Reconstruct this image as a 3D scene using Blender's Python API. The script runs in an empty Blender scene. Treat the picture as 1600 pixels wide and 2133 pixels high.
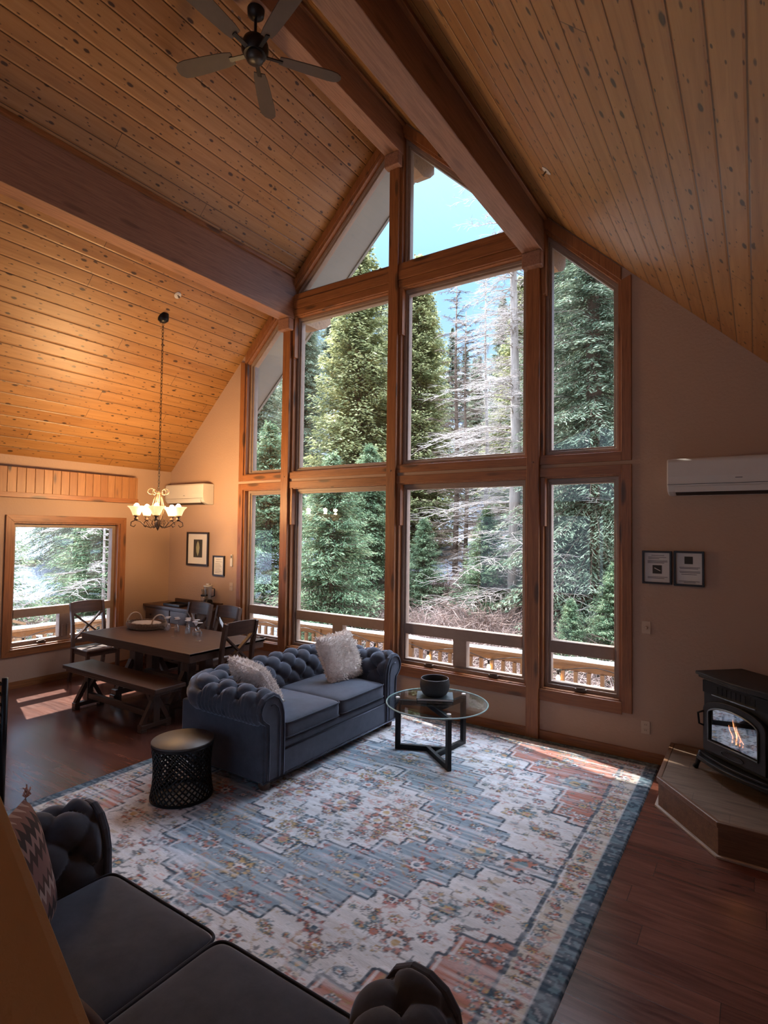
import bpy, bmesh, math, random
import numpy as np
from mathutils import Vector, Matrix, noise as mnoise
random.seed(7); RNG = np.random.RandomState(11)
PI = math.pi
C = bpy.context.scene.collection
SC = bpy.context.scene

# ------------------------------------------------------------------ camera
CAM = Vector((3.569, -5.556, 2.031)); FPX = 1169.3
YAW, PITCH, ROLL = math.radians(33.57), math.radians(1.947), math.radians(0.723)
F = Vector((-math.sin(YAW)*math.cos(PITCH), math.cos(YAW)*math.cos(PITCH), math.sin(PITCH)))
R0 = Vector((math.cos(YAW), math.sin(YAW), 0)); U0 = R0.cross(F)
R = R0*math.cos(ROLL)+U0*math.sin(ROLL); U = -R0*math.sin(ROLL)+U0*math.cos(ROLL)
cd = bpy.data.cameras.new('camera'); cam = bpy.data.objects.new('camera', cd); C.objects.link(cam)
cd.sensor_fit = 'VERTICAL'; cd.sensor_height = 36.0; cd.lens = FPX*36/2133; cd.clip_start = .02; cd.clip_end = 500
M = Matrix((R, U, -F)).transposed().to_4x4(); M.translation = CAM; cam.matrix_world = M
SC.camera = cam
# ------------------------------------------------------------------ colour management, world, sun
SC.view_settings.view_transform = 'Standard'; SC.view_settings.look = 'None'
SC.view_settings.exposure = 0.9; SC.view_settings.gamma = 1.0; SC.view_settings.use_curve_mapping = False
SC.cycles.max_bounces = 10; SC.cycles.diffuse_bounces = 6; SC.cycles.transparent_max_bounces = 24
SC.cycles.sample_clamp_indirect = 6.0
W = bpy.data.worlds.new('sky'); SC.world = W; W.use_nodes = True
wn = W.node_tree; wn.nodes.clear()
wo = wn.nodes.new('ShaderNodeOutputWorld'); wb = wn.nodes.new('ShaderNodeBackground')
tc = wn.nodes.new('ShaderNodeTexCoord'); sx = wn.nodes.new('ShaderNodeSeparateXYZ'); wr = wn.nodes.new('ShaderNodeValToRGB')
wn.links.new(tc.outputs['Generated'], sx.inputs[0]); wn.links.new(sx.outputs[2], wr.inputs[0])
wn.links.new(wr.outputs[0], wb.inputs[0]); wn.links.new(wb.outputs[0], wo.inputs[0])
# clear blue band above the trees; unseen overhead glow added to light the room
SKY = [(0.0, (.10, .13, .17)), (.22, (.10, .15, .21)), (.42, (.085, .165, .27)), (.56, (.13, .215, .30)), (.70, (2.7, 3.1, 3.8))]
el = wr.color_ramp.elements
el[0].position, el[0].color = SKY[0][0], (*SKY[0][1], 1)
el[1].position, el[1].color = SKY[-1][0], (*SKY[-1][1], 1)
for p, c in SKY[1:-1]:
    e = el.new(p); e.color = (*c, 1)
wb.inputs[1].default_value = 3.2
sd = bpy.data.lights.new('sun', 'SUN'); so = bpy.data.objects.new('sun', sd); C.objects.link(so)
sd.energy = 9.0; sd.angle = math.radians(.6); sd.color = (1.0, .95, .86)
so.rotation_euler = Vector((-1, .31, 1.05)).to_track_quat('Z', 'Y').to_euler()
# ------------------------------------------------------------------ helpers
def tag(o, label=None, cat=None, group=None, kind=None):
    if label: o['label'] = label
    if cat: o['category'] = cat
    if group: o['group'] = group
    if kind: o['kind'] = kind
    return o
def empty(name, loc=(0, 0, 0), rz=0, label=None, cat=None, group=None, kind=None):
    o = bpy.data.objects.new(name, None); C.objects.link(o); o.empty_display_size = .1
    o.location = loc; o.rotation_euler = (0, 0, rz); tag(o, label, cat, group, kind); return o
def copy_tree(o, parent=None):
    c = o.copy(); C.objects.link(c)
    if parent: c.parent = parent
    for ch in list(o.children): copy_tree(ch, c)
    return c
class MB:
    def __init__(s): s.v = []; s.f = []; s.sm = []; s.sharp = False
    def add(s, vs, fs, smooth=False):
        b = len(s.v); s.v += [tuple(v) for v in vs]; s.f += [tuple(i+b for i in f) for f in fs]; s.sm += [smooth]*len(fs); return s
    def box(s, x0, x1, y0, y1, z0, z1, m=None):
        vs = [Vector((x, y, z)) for x in (x0, x1) for y in (y0, y1) for z in (z0, z1)]
        if m is not None: vs = [m @ v for v in vs]
        return s.add(vs, [(0, 1, 3, 2), (4, 6, 7, 5), (0, 4, 5, 1), (2, 3, 7, 6), (0, 2, 6, 4), (1, 5, 7, 3)])
    def bar(s, a, b, w, h, up=(0, 0, 1)):
        a = Vector(a); b = Vector(b); d = (b-a).normalized(); up = Vector(up)
        if abs(d.dot(up)) > .99: up = Vector((0, 1, 0))
        x = d.cross(up).normalized(); z = x.cross(d)
        vs = []
        for p in (a, b):
            for i, j in ((-1, -1), (1, -1), (1, 1), (-1, 1)): vs.append(p+x*i*w/2+z*j*h/2)
        return s.add(vs, [(0, 3, 2, 1), (4, 5, 6, 7), (0, 1, 5, 4), (1, 2, 6, 5), (2, 3, 7, 6), (3, 0, 4, 7)])
    def tube(s, pts, r, n=10, closed=False, caps=True):
        pts = [Vector(p) for p in pts]; m = len(pts); rs = r if isinstance(r, (list, tuple)) else [r]*m
        vs = []; prev = None
        for i, p in enumerate(pts):
            if closed: t = pts[(i+1) % m]-pts[i-1]
            else: t = pts[min(i+1, m-1)]-pts[max(i-1, 0)]
            t.normalize()
            if prev is None:
                ref = Vector((0, 0, 1)) if abs(t.z) < .9 else Vector((1, 0, 0)); x = t.cross(ref).normalized()
            else: x = (prev-t*prev.dot(t)).normalized()
            prev = x; y = t.cross(x)
            for k in range(n):
                a = 2*PI*k/n; vs.append(p+(x*math.cos(a)+y*math.sin(a))*rs[i])
        fs = []
        for i in range(m if closed else m-1):
            for k in range(n):
                j = (i+1) % m; fs.append((i*n+k, i*n+(k+1) % n, j*n+(k+1) % n, j*n+k))
        if caps and not closed: fs += [tuple(range(n-1, -1, -1)), tuple((m-1)*n+k for k in range(n))]
        return s.add(vs, fs, True)
    def lathe(s, prof, n=32, m=None, cap=True):
        vs = []; s.sharp = True
        for r, z in prof:
            for k in range(n):
                v = Vector((r*math.cos(2*PI*k/n), r*math.sin(2*PI*k/n), z)); vs.append(m @ v if m is not None else v)
        fs = [(i*n+k, i*n+(k+1) % n, (i+1)*n+(k+1) % n, (i+1)*n+k) for i in range(len(prof)-1) for k in range(n)]
        if cap:
            if prof[0][0] > 1e-5: fs.append(tuple(range(n-1, -1, -1)))
            if prof[-1][0] > 1e-5: fs.append(tuple((len(prof)-1)*n+k for k in range(n)))
        return s.add(vs, fs, True)
    def prism(s, poly, a0, a1, ax='y'):
        n = len(poly)
        def P(u, v, a): return {'y': (u, a, v), 'z': (u, v, a), 'x': (a, u, v)}[ax]
        vs = [P(u, v, a0) for u, v in poly]+[P(u, v, a1) for u, v in poly]
        return s.add(vs, [tuple(range(n-1, -1, -1)), tuple(range(n, 2*n))]+[(i, (i+1) % n, n+(i+1) % n, n+i) for i in range(n)])
    def ring(s, outer, inner, a0, a1, ax='y'):
        n = len(outer)
        def P(u, v, a): return {'y': (u, a, v), 'z': (u, v, a), 'x': (a, u, v)}[ax]
        vs = [P(*p, a) for a in (a0, a1) for pl in (outer, inner) for p in pl]
        fs = []
        for i in range(n):
            j = (i+1) % n
            fs += [(i, j, n+j, n+i), (2*n+i, 3*n+i, 3*n+j, 2*n+j), (i, 2*n+i, 2*n+j, j), (n+i, n+j, 3*n+j, 3*n+i)]
        return s.add(vs, fs)
    def sup(s, w, d, h, e1=.4, e2=.25, nu=40, nv=16, c=(0, 0, 0), m=None, disp=None):
        vs = []
        pw = lambda t, e: math.copysign(abs(t)**e, t)
        for j in range(nv+1):
            ph = -PI/2+PI*j/nv
            for i in range(nu):
                th = 2*PI*i/nu
                v = Vector((w/2*pw(math.cos(ph), e1)*pw(math.cos(th), e2), d/2*pw(math.cos(ph), e1)*pw(math.sin(th), e2), h/2*pw(math.sin(ph), e1)))
                if disp: v = disp(v)
                v += Vector(c); vs.append(m @ v if m is not None else v)
        fs = [(j*nu+i, j*nu+(i+1) % nu, (j+1)*nu+(i+1) % nu, (j+1)*nu+i) for j in range(nv) for i in range(nu)]
        return s.add(vs, fs, True)
    def build(s, name, mat, parent=None, bevel=0, fix=True, subd=0, **kw):
        me = bpy.data.meshes.new(name); me.from_pydata(s.v, [], s.f); me.polygons.foreach_set('use_smooth', s.sm)
        if fix:
            bm = bmesh.new(); bm.from_mesh(me); bmesh.ops.recalc_face_normals(bm, faces=bm.faces); bm.to_mesh(me); bm.free()
        me.update()
        if s.sharp: me.set_sharp_from_angle(angle=.85)
        if mat: me.materials.append(mat)
        o = bpy.data.objects.new(name, me); C.objects.link(o)
        if parent: o.parent = parent
        if bevel:
            b = o.modifiers.new('b', 'BEVEL'); b.width = bevel; b.segments = 2; b.limit_method = 'ANGLE'; b.angle_limit = .6
        if subd:
            b = o.modifiers.new('s', 'SUBSURF'); b.levels = b.render_levels = subd
        if kw: tag(o, **kw)
        return o
def struct(name, mb, mat, bevel=0, parent=None, **kw):
    return mb.build(name, mat, parent, bevel, **({} if parent else dict(kind='structure')), **kw)
def inset(poly, d):
    n = len(poly); out = []; A = sum(poly[i][0]*poly[(i+1) % n][1]-poly[(i+1) % n][0]*poly[i][1] for i in range(n))
    sg = 1 if A > 0 else -1; ds = d if isinstance(d, (list, tuple)) else [d]*n
    L = []
    for i in range(n):
        p, q = poly[i], poly[(i+1) % n]; dx, dy = q[0]-p[0], q[1]-p[1]; l = math.hypot(dx, dy)
        nx, ny = -dy/l*sg, dx/l*sg; L.append((p[0]+nx*ds[i], p[1]+ny*ds[i], dx, dy))
    for i in range(n):
        a, b = L[i-1], L[i]; det = a[2]*b[3]-a[3]*b[2]
        t = ((b[0]-a[0])*b[3]-(b[1]-a[1])*b[2])/det; out.append((a[0]+a[2]*t, a[1]+a[3]*t))
    return out
# ------------------------------------------------------------------ materials
class NT:
    def __init__(s, name):
        s.m = bpy.data.materials.new(name); s.m.use_nodes = True; s.t = s.m.node_tree; s.t.nodes.clear()
        s.out = s.n('OutputMaterial'); s.b = s.n('BsdfPrincipled'); s.t.links.new(s.b.outputs[0], s.out.inputs[0])
        s.co = s.n('TexCoord').outputs['Object']
    def n(s, k, **kw):
        o = s.t.nodes.new('ShaderNode'+k)
        for a, b in kw.items(): setattr(o, a, b)
        return o
    def set(s, i, v):
        if hasattr(v, 'is_linked') or isinstance(v, bpy.types.NodeSocket): s.t.links.new(v, i)
        elif v is not None:
            try: i.default_value = v
            except Exception: i.default_value = (*v, 1)
    def math(s, op, a, b=None, c=None):
        o = s.n('Math', operation=op); s.set(o.inputs[0], a)
        if b is not None: s.set(o.inputs[1], b)
        if c is not None: s.set(o.inputs[2], c)
        return o.outputs[0]
    def map(s, scale=(1, 1, 1), rot=(0, 0, 0), loc=(0, 0, 0), src=None):
        o = s.n('Mapping'); s.t.links.new(src or s.co, o.inputs[0])
        o.inputs['Scale'].default_value = scale; o.inputs['Rotation'].default_value = rot; o.inputs['Location'].default_value = loc; return o.outputs[0]
    def noise(s, vec=None, scale=5, detail=4, rough=.6, dist=0, col=False):
        o = s.n('TexNoise'); s.t.links.new(vec if vec is not None else s.co, o.inputs['Vector'])
        o.inputs['Scale'].default_value = scale; o.inputs['Detail'].default_value = detail; o.inputs['Roughness'].default_value = rough; o.inputs['Distortion'].default_value = dist
        return o.outputs[1 if col else 0]
    def vor(s, vec, scale=1, out='Distance', rnd=1):
        o = s.n('TexVoronoi'); s.t.links.new(vec, o.inputs['Vector']); o.inputs['Scale'].default_value = scale; o.inputs['Randomness'].default_value = rnd; return o.outputs[out]
    def ramp(s, fac, stops, interp='LINEAR'):
        o = s.n('ValToRGB'); s.t.links.new(fac, o.inputs[0]); e = o.color_ramp.elements; o.color_ramp.interpolation = interp
        st = [(p, c if isinstance(c, (tuple, list)) else (c, c, c)) for p, c in stops]
        e[0].position, e[0].color = st[0][0], (*st[0][1], 1); e[1].position, e[1].color = st[-1][0], (*st[-1][1], 1)
        for p, c in st[1:-1]: x = e.new(p); x.color = (*c, 1)
        return o.outputs[0]
    def mix(s, fac, a, b, mode='MIX'):
        o = s.n('MixRGB', blend_type=mode); s.set(o.inputs[0], fac); s.set(o.inputs[1], a if not isinstance(a, tuple) else (*a, 1)); s.set(o.inputs[2], b if not isinstance(b, tuple) else (*b, 1)); return o.outputs[0]
    def sep(s, v=None):
        o = s.n('SeparateXYZ'); s.t.links.new(v if v is not None else s.co, o.inputs[0]); return o.outputs
    def comb(s, x, y, z):
        o = s.n('CombineXYZ'); s.set(o.inputs[0], x); s.set(o.inputs[1], y); s.set(o.inputs[2], z); return o.outputs[0]
    def white(s, v):
        o = s.n('TexWhiteNoise', noise_dimensions='3D'); s.t.links.new(v, o.inputs['Vector']); return o.outputs
    def bump(s, h, st=.3, dist=.01):
        o = s.n('Bump'); s.t.links.new(h, o.inputs['Height']); o.inputs['Strength'].default_value = st; o.inputs['Distance'].default_value = dist
        s.t.links.new(o.outputs[0], s.b.inputs['Normal'])
    def p(s, **kw):
        for k, v in kw.items(): s.set(s.b.inputs[k.replace('_', ' ')], v)
        return s.m
def flat(name, col, rough=.5, metal=0, nz=.12, scale=14, bump=.08, **kw):
    t = NT(name); n = t.noise(scale=scale, detail=5)
    c = t.ramp(n, [(.25, tuple(x*(1-nz) for x in col)), (.75, tuple(min(1, x*(1+nz)) for x in col))])
    if bump: t.bump(t.noise(scale=scale*8, detail=3), bump, .004)
    return t.p(Base_Color=c, Roughness=rough, Metallic=metal, **kw)
def wood(name, c0, c1, axis='z', rough=.45, knots=.6, coat=0, dark=(.05, .025, .012)):
    """solid wood, grain running along one axis, optional knots"""
    t = NT(name); lo, hi = .7, 14.
    sc = {'x': (lo, hi, hi), 'y': (hi, lo, hi), 'z': (hi, hi, lo)}[axis]
    g = t.noise(t.map(sc), 1.6, 6, .65, .6); g2 = t.noise(t.map(tuple(q*2.2 for q in sc)), 3, 3, .6)
    c = t.ramp(g, [(.28, c1), (.5, tuple((a+b)/2 for a, b in zip(c0, c1))), (.72, c0)])
    c = t.mix(.35, c, t.ramp(g2, [(.35, tuple(x*.6 for x in c1)), (.6, c0)]))
    if knots:
        ks = {'x': (1.6, 7, 7), 'y': (7, 1.6, 7), 'z': (7, 7, 1.6)}[axis]
        d = t.vor(t.map(ks), 1.); k = t.ramp(d, [(.0, 1), (.14, .8), (.22, 0)])
        c = t.mix(t.math('MULTIPLY', k, knots*1.5), c, dark)
    t.bump(g, .15, .003)
    return t.p(Base_Color=c, Roughness=rough, Coat_Weight=coat)
def ceiling_mat():
    t = NT('tongue_and_groove_knotty_pine'); x, y, z = t.sep()
    u = t.math('MULTIPLY', t.math('ABSOLUTE', x), 1/(math.cos(math.atan(.974))*.155))
    side = t.math('SIGN', x); i = t.math('FLOOR', u); fr = t.math('FRACT', u)
    r0 = t.white(t.comb(i, side, 3.3)); L = 4.9
    v = t.math('ADD', t.math('DIVIDE', y, L), t.math('MULTIPLY', r0[0], 7.)); j = t.math('FLOOR', v); fv = t.math('FRACT', v)
    r = t.white(t.comb(i, j, side)); rv = t.sep(r[1])
    off = t.math('MULTIPLY', rv[0], 50.)
    gv = t.comb(t.math('ADD', t.math('MULTIPLY', u, 1.3), off), t.math('MULTIPLY', y, .55), off)
    g = t.noise(gv, 2.2, 6, .65, .9)
    base = t.ramp(g, [(.25, (.20, .082, .022)), (.5, (.33, .155, .050)), (.75, (.43, .23, .086))])
    base = t.mix(.34, base, t.ramp(r[0], [(0, (.23, .10, .030)), (.5, (.34, .17, .056)), (1, (.42, .235, .093))]))
    # knots: two sizes, elongated across the picture of each board
    def knot(su, sy, r0_, r1_, k):
        n_ = t.n('TexVoronoi', voronoi_dimensions='2D'); t.t.links.new(t.comb(t.math('MULTIPLY', t.math('ADD', u, off), su), t.math('MULTIPLY', t.math('ADD', y, t.math('MULTIPLY', off, k)), sy), 0.), n_.inputs['Vector'])
        n_.inputs['Scale'].default_value = 1
        d = t.math('ADD', n_.outputs['Distance'], t.math('MULTIPLY', t.math('SUBTRACT', t.noise(scale=30, detail=2), .5), .06))
        rad = t.math('MULTIPLY', t.sep(n_.outputs['Color'])[0], r1_)
        return t.math('SUBTRACT', 1., t.math('MINIMUM', 1., t.math('DIVIDE', d, t.math('ADD', rad, r0_))))
    k1 = t.ramp(knot(1.0, 3.1, .015, .12, 1.), [(0, 0), (.2, .35), (.4, 1)]); k2 = t.ramp(knot(2.2, 5.8, .02, .12, 3.1), [(0, 0), (.3, .7), (.6, 1)])
    c = t.mix(t.math('MULTIPLY', k1, .94), base, (.030, .011, .005)); c = t.mix(t.math('MULTIPLY', k2, .85), c, (.045, .017, .007))
    gr = t.math('MAXIMUM', t.math('LESS_THAN', fr, .055), t.math('LESS_THAN', fv, .0012))
    c = t.mix(t.math('MULTIPLY', gr, .8), c, (.035, .014, .006))
    ed = t.math('MINIMUM', t.math('MULTIPLY', fr, 12.), t.math('MULTIPLY', t.math('SUBTRACT', 1., fr), 12.)); ed = t.math('MINIMUM', ed, 1.)
    t.bump(ed, .6, .008)
    return t.p(Base_Color=c, Roughness=.42)
def floor_mat():
    t = NT('dark_cherry_laminate'); x, y, z = t.sep(); u = t.math('DIVIDE', y, .165); i = t.math('FLOOR', u); fr = t.math('FRACT', u)
    v = t.math('ADD', t.math('DIVIDE', x, 1.25), t.math('MULTIPLY', t.white(t.comb(i, 1., 5.))[0], 5.)); j = t.math('FLOOR', v); fv = t.math('FRACT', v)
    r = t.white(t.comb(i, j, 2.)); off = t.math('MULTIPLY', r[0], 40.)
    g = t.noise(t.comb(t.math('ADD', t.math('MULTIPLY', x, .9), off), t.math('MULTIPLY', y, 9.), off), 1.9, 7, .62, 1.2)
    c = t.ramp(g, [(.25, (.030, .011, .009)), (.42, (.085, .028, .019)), (.6, (.135, .047, .030)), (.8, (.20, .078, .050))])
    c = t.mix(.35, c, t.ramp(r[0], [(0, (.06, .018, .012)), (1, (.18, .065, .04))]))
    gr = t.math('MAXIMUM', t.math('LESS_THAN', fr, .016), t.math('LESS_THAN', fv, .0025)); c = t.mix(t.math('MULTIPLY', gr, .75), c, (.012, .006, .005))
    t.bump(t.mix(.5, g, t.math('SUBTRACT', 1., gr)), .12, .002)
    ro = t.ramp(g, [(.2, .16), (.8, .24)])
    return t.p(Base_Color=c, Roughness=ro, Specular_IOR_Level=.6)
def wall_mat(name, col):
    t = NT(name); n = t.noise(scale=38, detail=4, rough=.55); n2 = t.noise(scale=1.1, detail=3)
    c = t.ramp(n2, [(.3, tuple(x*.96 for x in col)), (.7, col)]); t.bump(t.ramp(n, [(.4, 0), (.62, 1)]), .25, .004)
    return t.p(Base_Color=c, Roughness=.75)
def velvet(name, col):
    t = NT(name); n = t.noise(scale=9, detail=6, rough=.7); f = t.noise(scale=420, detail=2)
    c = t.ramp(n, [(.25, tuple(x*.72 for x in col)), (.75, tuple(x*1.25 for x in col))]); t.bump(f, .25, .0015)
    return t.p(Base_Color=c, Roughness=.85, Sheen_Weight=.8, Sheen_Roughness=.35, Sheen_Tint=(.55, .62, .8), Specular_IOR_Level=.2)
def glass(name, tint=(1, 1, 1), base=.035, rough=.0):
    t = NT(name); t.t.nodes.remove(t.b)
    lw = t.n('LayerWeight'); lw.inputs[0].default_value = .5; p5 = t.math('POWER', lw.outputs['Facing'], 4.5)
    fac = t.math('ADD', t.math('MULTIPLY', p5, .85), base); tr = t.n('BsdfTransparent'); tr.inputs[0].default_value = (*tint, 1)
    gl = t.n('BsdfGlossy'); gl.inputs['Roughness'].default_value = rough; mx = t.n('MixShader')
    t.t.links.new(fac, mx.inputs[0]); t.t.links.new(tr.outputs[0], mx.inputs[1]); t.t.links.new(gl.outputs[0], mx.inputs[2]); t.t.links.new(mx.outputs[0], t.out.inputs[0])
    return t.m
def emit(name, col, st):
    t = NT(name); return t.p(Base_Color=(*col, 1), Emission_Color=(*col, 1), Emission_Strength=st, Roughness=.5)
HON0, HON1 = (.34, .135, .045), (.18, .060, .018)
Mt = dict(
 ceil=ceiling_mat(), floor=floor_mat(), wall=wall_mat('tan_painted_drywall', (.42, .28, .20)),
 wx=wood('honey_fir_x', HON0, HON1, 'x'), wy=wood('honey_fir_y', HON0, HON1, 'y'), wz=wood('honey_fir_z', HON0, HON1, 'z'),
 beam=wood('glulam_beam_wood', (.36, .185, .115), (.20, .095, .058), 'y', .5, .3),
 frame=flat('taupe_window_frame', (.26, .185, .14), .4, bump=.03),
 glass=glass('window_glass'), tglass=glass('table_glass', (.88, .93, .93), .03),
 velvet=velvet('slate_velvet', (.062, .070, .092)), velvet2=velvet('slate_velvet_pipe', (.032, .036, .05)),
 dark=wood('dark_walnut_stain', (.105, .052, .032), (.045, .021, .014), 'x', .33, .15), darkz=wood('dark_walnut_stain_upright', (.105, .052, .032), (.042, .02, .013), 'z', .35, .1),
 darky=wood('dark_walnut_stain_y', (.105, .052, .032), (.045, .021, .014), 'y', .33, .15),
 black=flat('black_metal', (.012, .012, .014), .38, .6, bump=0), iron=flat('cast_iron', (.022, .023, .026), .42, .5, nz=.3),
 white=flat('white_plastic', (.58, .55, .51), .45, bump=0, nz=.02), paper=flat('document_paper', (.62, .60, .57), .8, bump=0, nz=.03),
 mat=flat('picture_mat', (.66, .62, .56), .8, bump=0, nz=.02), ink=flat('grey_print', (.10, .10, .11), .8, bump=0), fern=flat('leaf_print', (.30, .30, .18), .7, bump=0), artdk=flat('dark_print', (.035, .033, .028), .7, bump=0),
 snow=flat('snow', (.50, .53, .58), .8, nz=.04, scale=3, bump=.2), cedar=wood('deck_cedar', (.30, .185, .10), (.17, .10, .055), 'z', .7, .3), cedarx=wood('deck_cedar_x', (.30, .18, .095), (.17, .095, .05), 'x', .7, .3),
 soffit=flat('grey_soffit_board', (.23, .24, .225), .8, nz=.05, scale=2),
 bark=wood('conifer_bark', (.17, .115, .08), (.07, .045, .032), 'z', .9, .2), greybark=wood('dead_grey_bark', (.46, .41, .37), (.22, .18, .165), 'z', .9, .1),
 bulb=emit('warm_bulb', (1, .72, .38), 60), minibulb=emit('filament_bulb', (1, .55, .18), 9),
 tile=wood('hearth_plank_tile', (.34, .25, .175), (.20, .14, .095), 'x', .4, .15), hearthw=wood('hearth_oak', (.22, .115, .062), (.12, .062, .033), 'x', .45, .25),
 chrome=flat('worn_bronze', (.10, .065, .045), .45, .7, bump=0), wicker=flat('wicker', (.20, .105, .055), .65, nz=.4, scale=60, bump=.4),
 orange=wall_mat('ochre_painted_drywall', (.46, .27, .115)), leather=flat('brown_suede', (.060, .020, .012), .7, nz=.2),
)
# ------------------------------------------------------------------ room shell
SL = .9743; PK = 7.018; XW = 4.198; YB = -9.6; ZE = PK-SL*XW
roof = lambda x, o=0: PK-SL*abs(x)-o
mb = MB(); mb.box(-XW-.18, XW+.18, YB-.2, .0, -.25, 0); struct('floor', mb, Mt['floor'])
for s, nm in ((-1, 'ceiling'), (1, 'ceiling')):
    mb = MB(); mb.prism([(0, PK), (s*XW*1.045, roof(XW*1.045)), (s*XW*1.045, roof(XW*1.045)+.22), (0, PK+.22)], YB-.2, .0); struct(nm, mb, Mt['ceil'])
# outer roof with its overhang (grey soffit board seen through the glass)
for s in (-1, 1):
    mb = MB(); X1 = 4.95
    mb.prism([(0, PK-.02), (s*X1, roof(X1)-.02), (s*X1, roof(X1)+.2), (0, PK+.2)], .21, .80)
    mb.prism([(s*(XW+.19), roof(XW+.19)), (s*X1, roof(X1)), (s*X1, roof(X1)+.2), (s*(XW+.19), roof(XW+.19)+.2)], YB-.2, .21)
    mb.prism([(0, PK-.05), (s*X1, roof(X1)-.05), (s*X1, roof(X1)+.24), (0, PK+.24)], .80, .84)
    struct('roof_overhang_left' if s < 0 else 'roof_overhang_right', mb, Mt['soffit'])
LO_B, LO_T, UP_B, UP_T, TP_B = .49, 2.59, 2.80, 4.91, 5.20
OX = [(-2.53, -1.764), (-1.636, -.064), (.064, 1.636), (1.764, 2.53)]
ofs = .14
mb = MB()
mb.prism([(-XW-.18, 0), (-2.53, 0), (-2.53, roof(2.53)), (-XW-.18, roof(XW+.18))], 0, .2)
mb.prism([(2.53, 0), (XW+.18, 0), (XW+.18, roof(XW+.18)), (2.53, roof(2.53))], 0, .2)
for a, b in ((-1.764, -1.636), (1.636, 1.764)): mb.prism([(a, 0), (b, 0), (b, roof(b)), (a, roof(a))], 0, .2)
mb.prism([(-.064, 0), (.064, 0), (.064, roof(.064)), (0, PK), (-.064, roof(.064))], 0, .2)
for a, b in OX:
    mb.box(a, b, 0, .2, 0, LO_B); mb.box(a, b, 0, .2, LO_T, UP_B)
    mb.prism([(a, roof(a, ofs)), (b, roof(b, ofs)), (b, roof(b)), (a, roof(a))], 0, .2)
for a, b in OX[1:3]: mb.box(a, b, 0, .2, UP_T, TP_B)
struct('wall_front', mb, Mt['wall'])
# left wall with its window opening (y -2.335..-.644 casing)
LW = (-2.26, -.84, .49, 2.09)
mb = MB(); x0, x1 = -XW-.18, -XW
mb.box(x0, x1, YB, LW[0], 0, ZE); mb.box(x0, x1, LW[1], 0, 0, ZE); mb.box(x0, x1, LW[0], LW[1], 0, LW[2]); mb.box(x0, x1, LW[0], LW[1], LW[3], ZE)
mb.prism([(y, z) for y, z in ((YB, ZE-.001), (0, ZE-.001), (0, ZE+.02), (YB, ZE+.02))], x0, x1, 'x')
struct('wall_left', mb, Mt['wall'])
mb = MB(); mb.box(XW, XW+.18, YB, 0, 0, ZE+.02); struct('wall_right', mb, Mt['wall'])
# back wall behind the camera with big unseen openings added to bring in daylight
mb = MB()
mb.prism([(-XW, 0), (-3.3, 0), (-3.3, roof(3.3)), (-XW, roof(XW))], YB-.2, YB); mb.prism([(XW, 0), (3.3, 0), (3.3, roof(3.3)), (XW, roof(XW))], YB-.2, YB)
mb.box(-3.3, 3.3, YB-.2, YB, 0, .4); mb.box(-3.3, 3.3, YB-.2, YB, 2.5, 2.9)
mb.prism([(-.1, .4), (.1, .4), (.1, roof(.1)), (-.1, roof(.1))], YB-.2, YB)
for s in (-1, 1): mb.prism([(s*.1, 4.9), (s*3.3, 3.6), (s*3.3, roof(3.3)), (s*.1, roof(.1))], YB-.2, YB)
struct('wall_back', mb, Mt['wall'])
# baseboards
mb = MB(); mb.box(-XW, -.064, -.018, 0, 0, .09); mb.box(.064, 1.636, -.018, 0, 0, .09); mb.box(1.764, XW, -.018, 0, 0, .09); struct('baseboard_front', mb, Mt['wx'], .003)
mb = MB(); mb.box(-XW, -XW+.018, YB, -.02, 0, .09); struct('baseboard_left', mb, Mt['wy'], .003)
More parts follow.
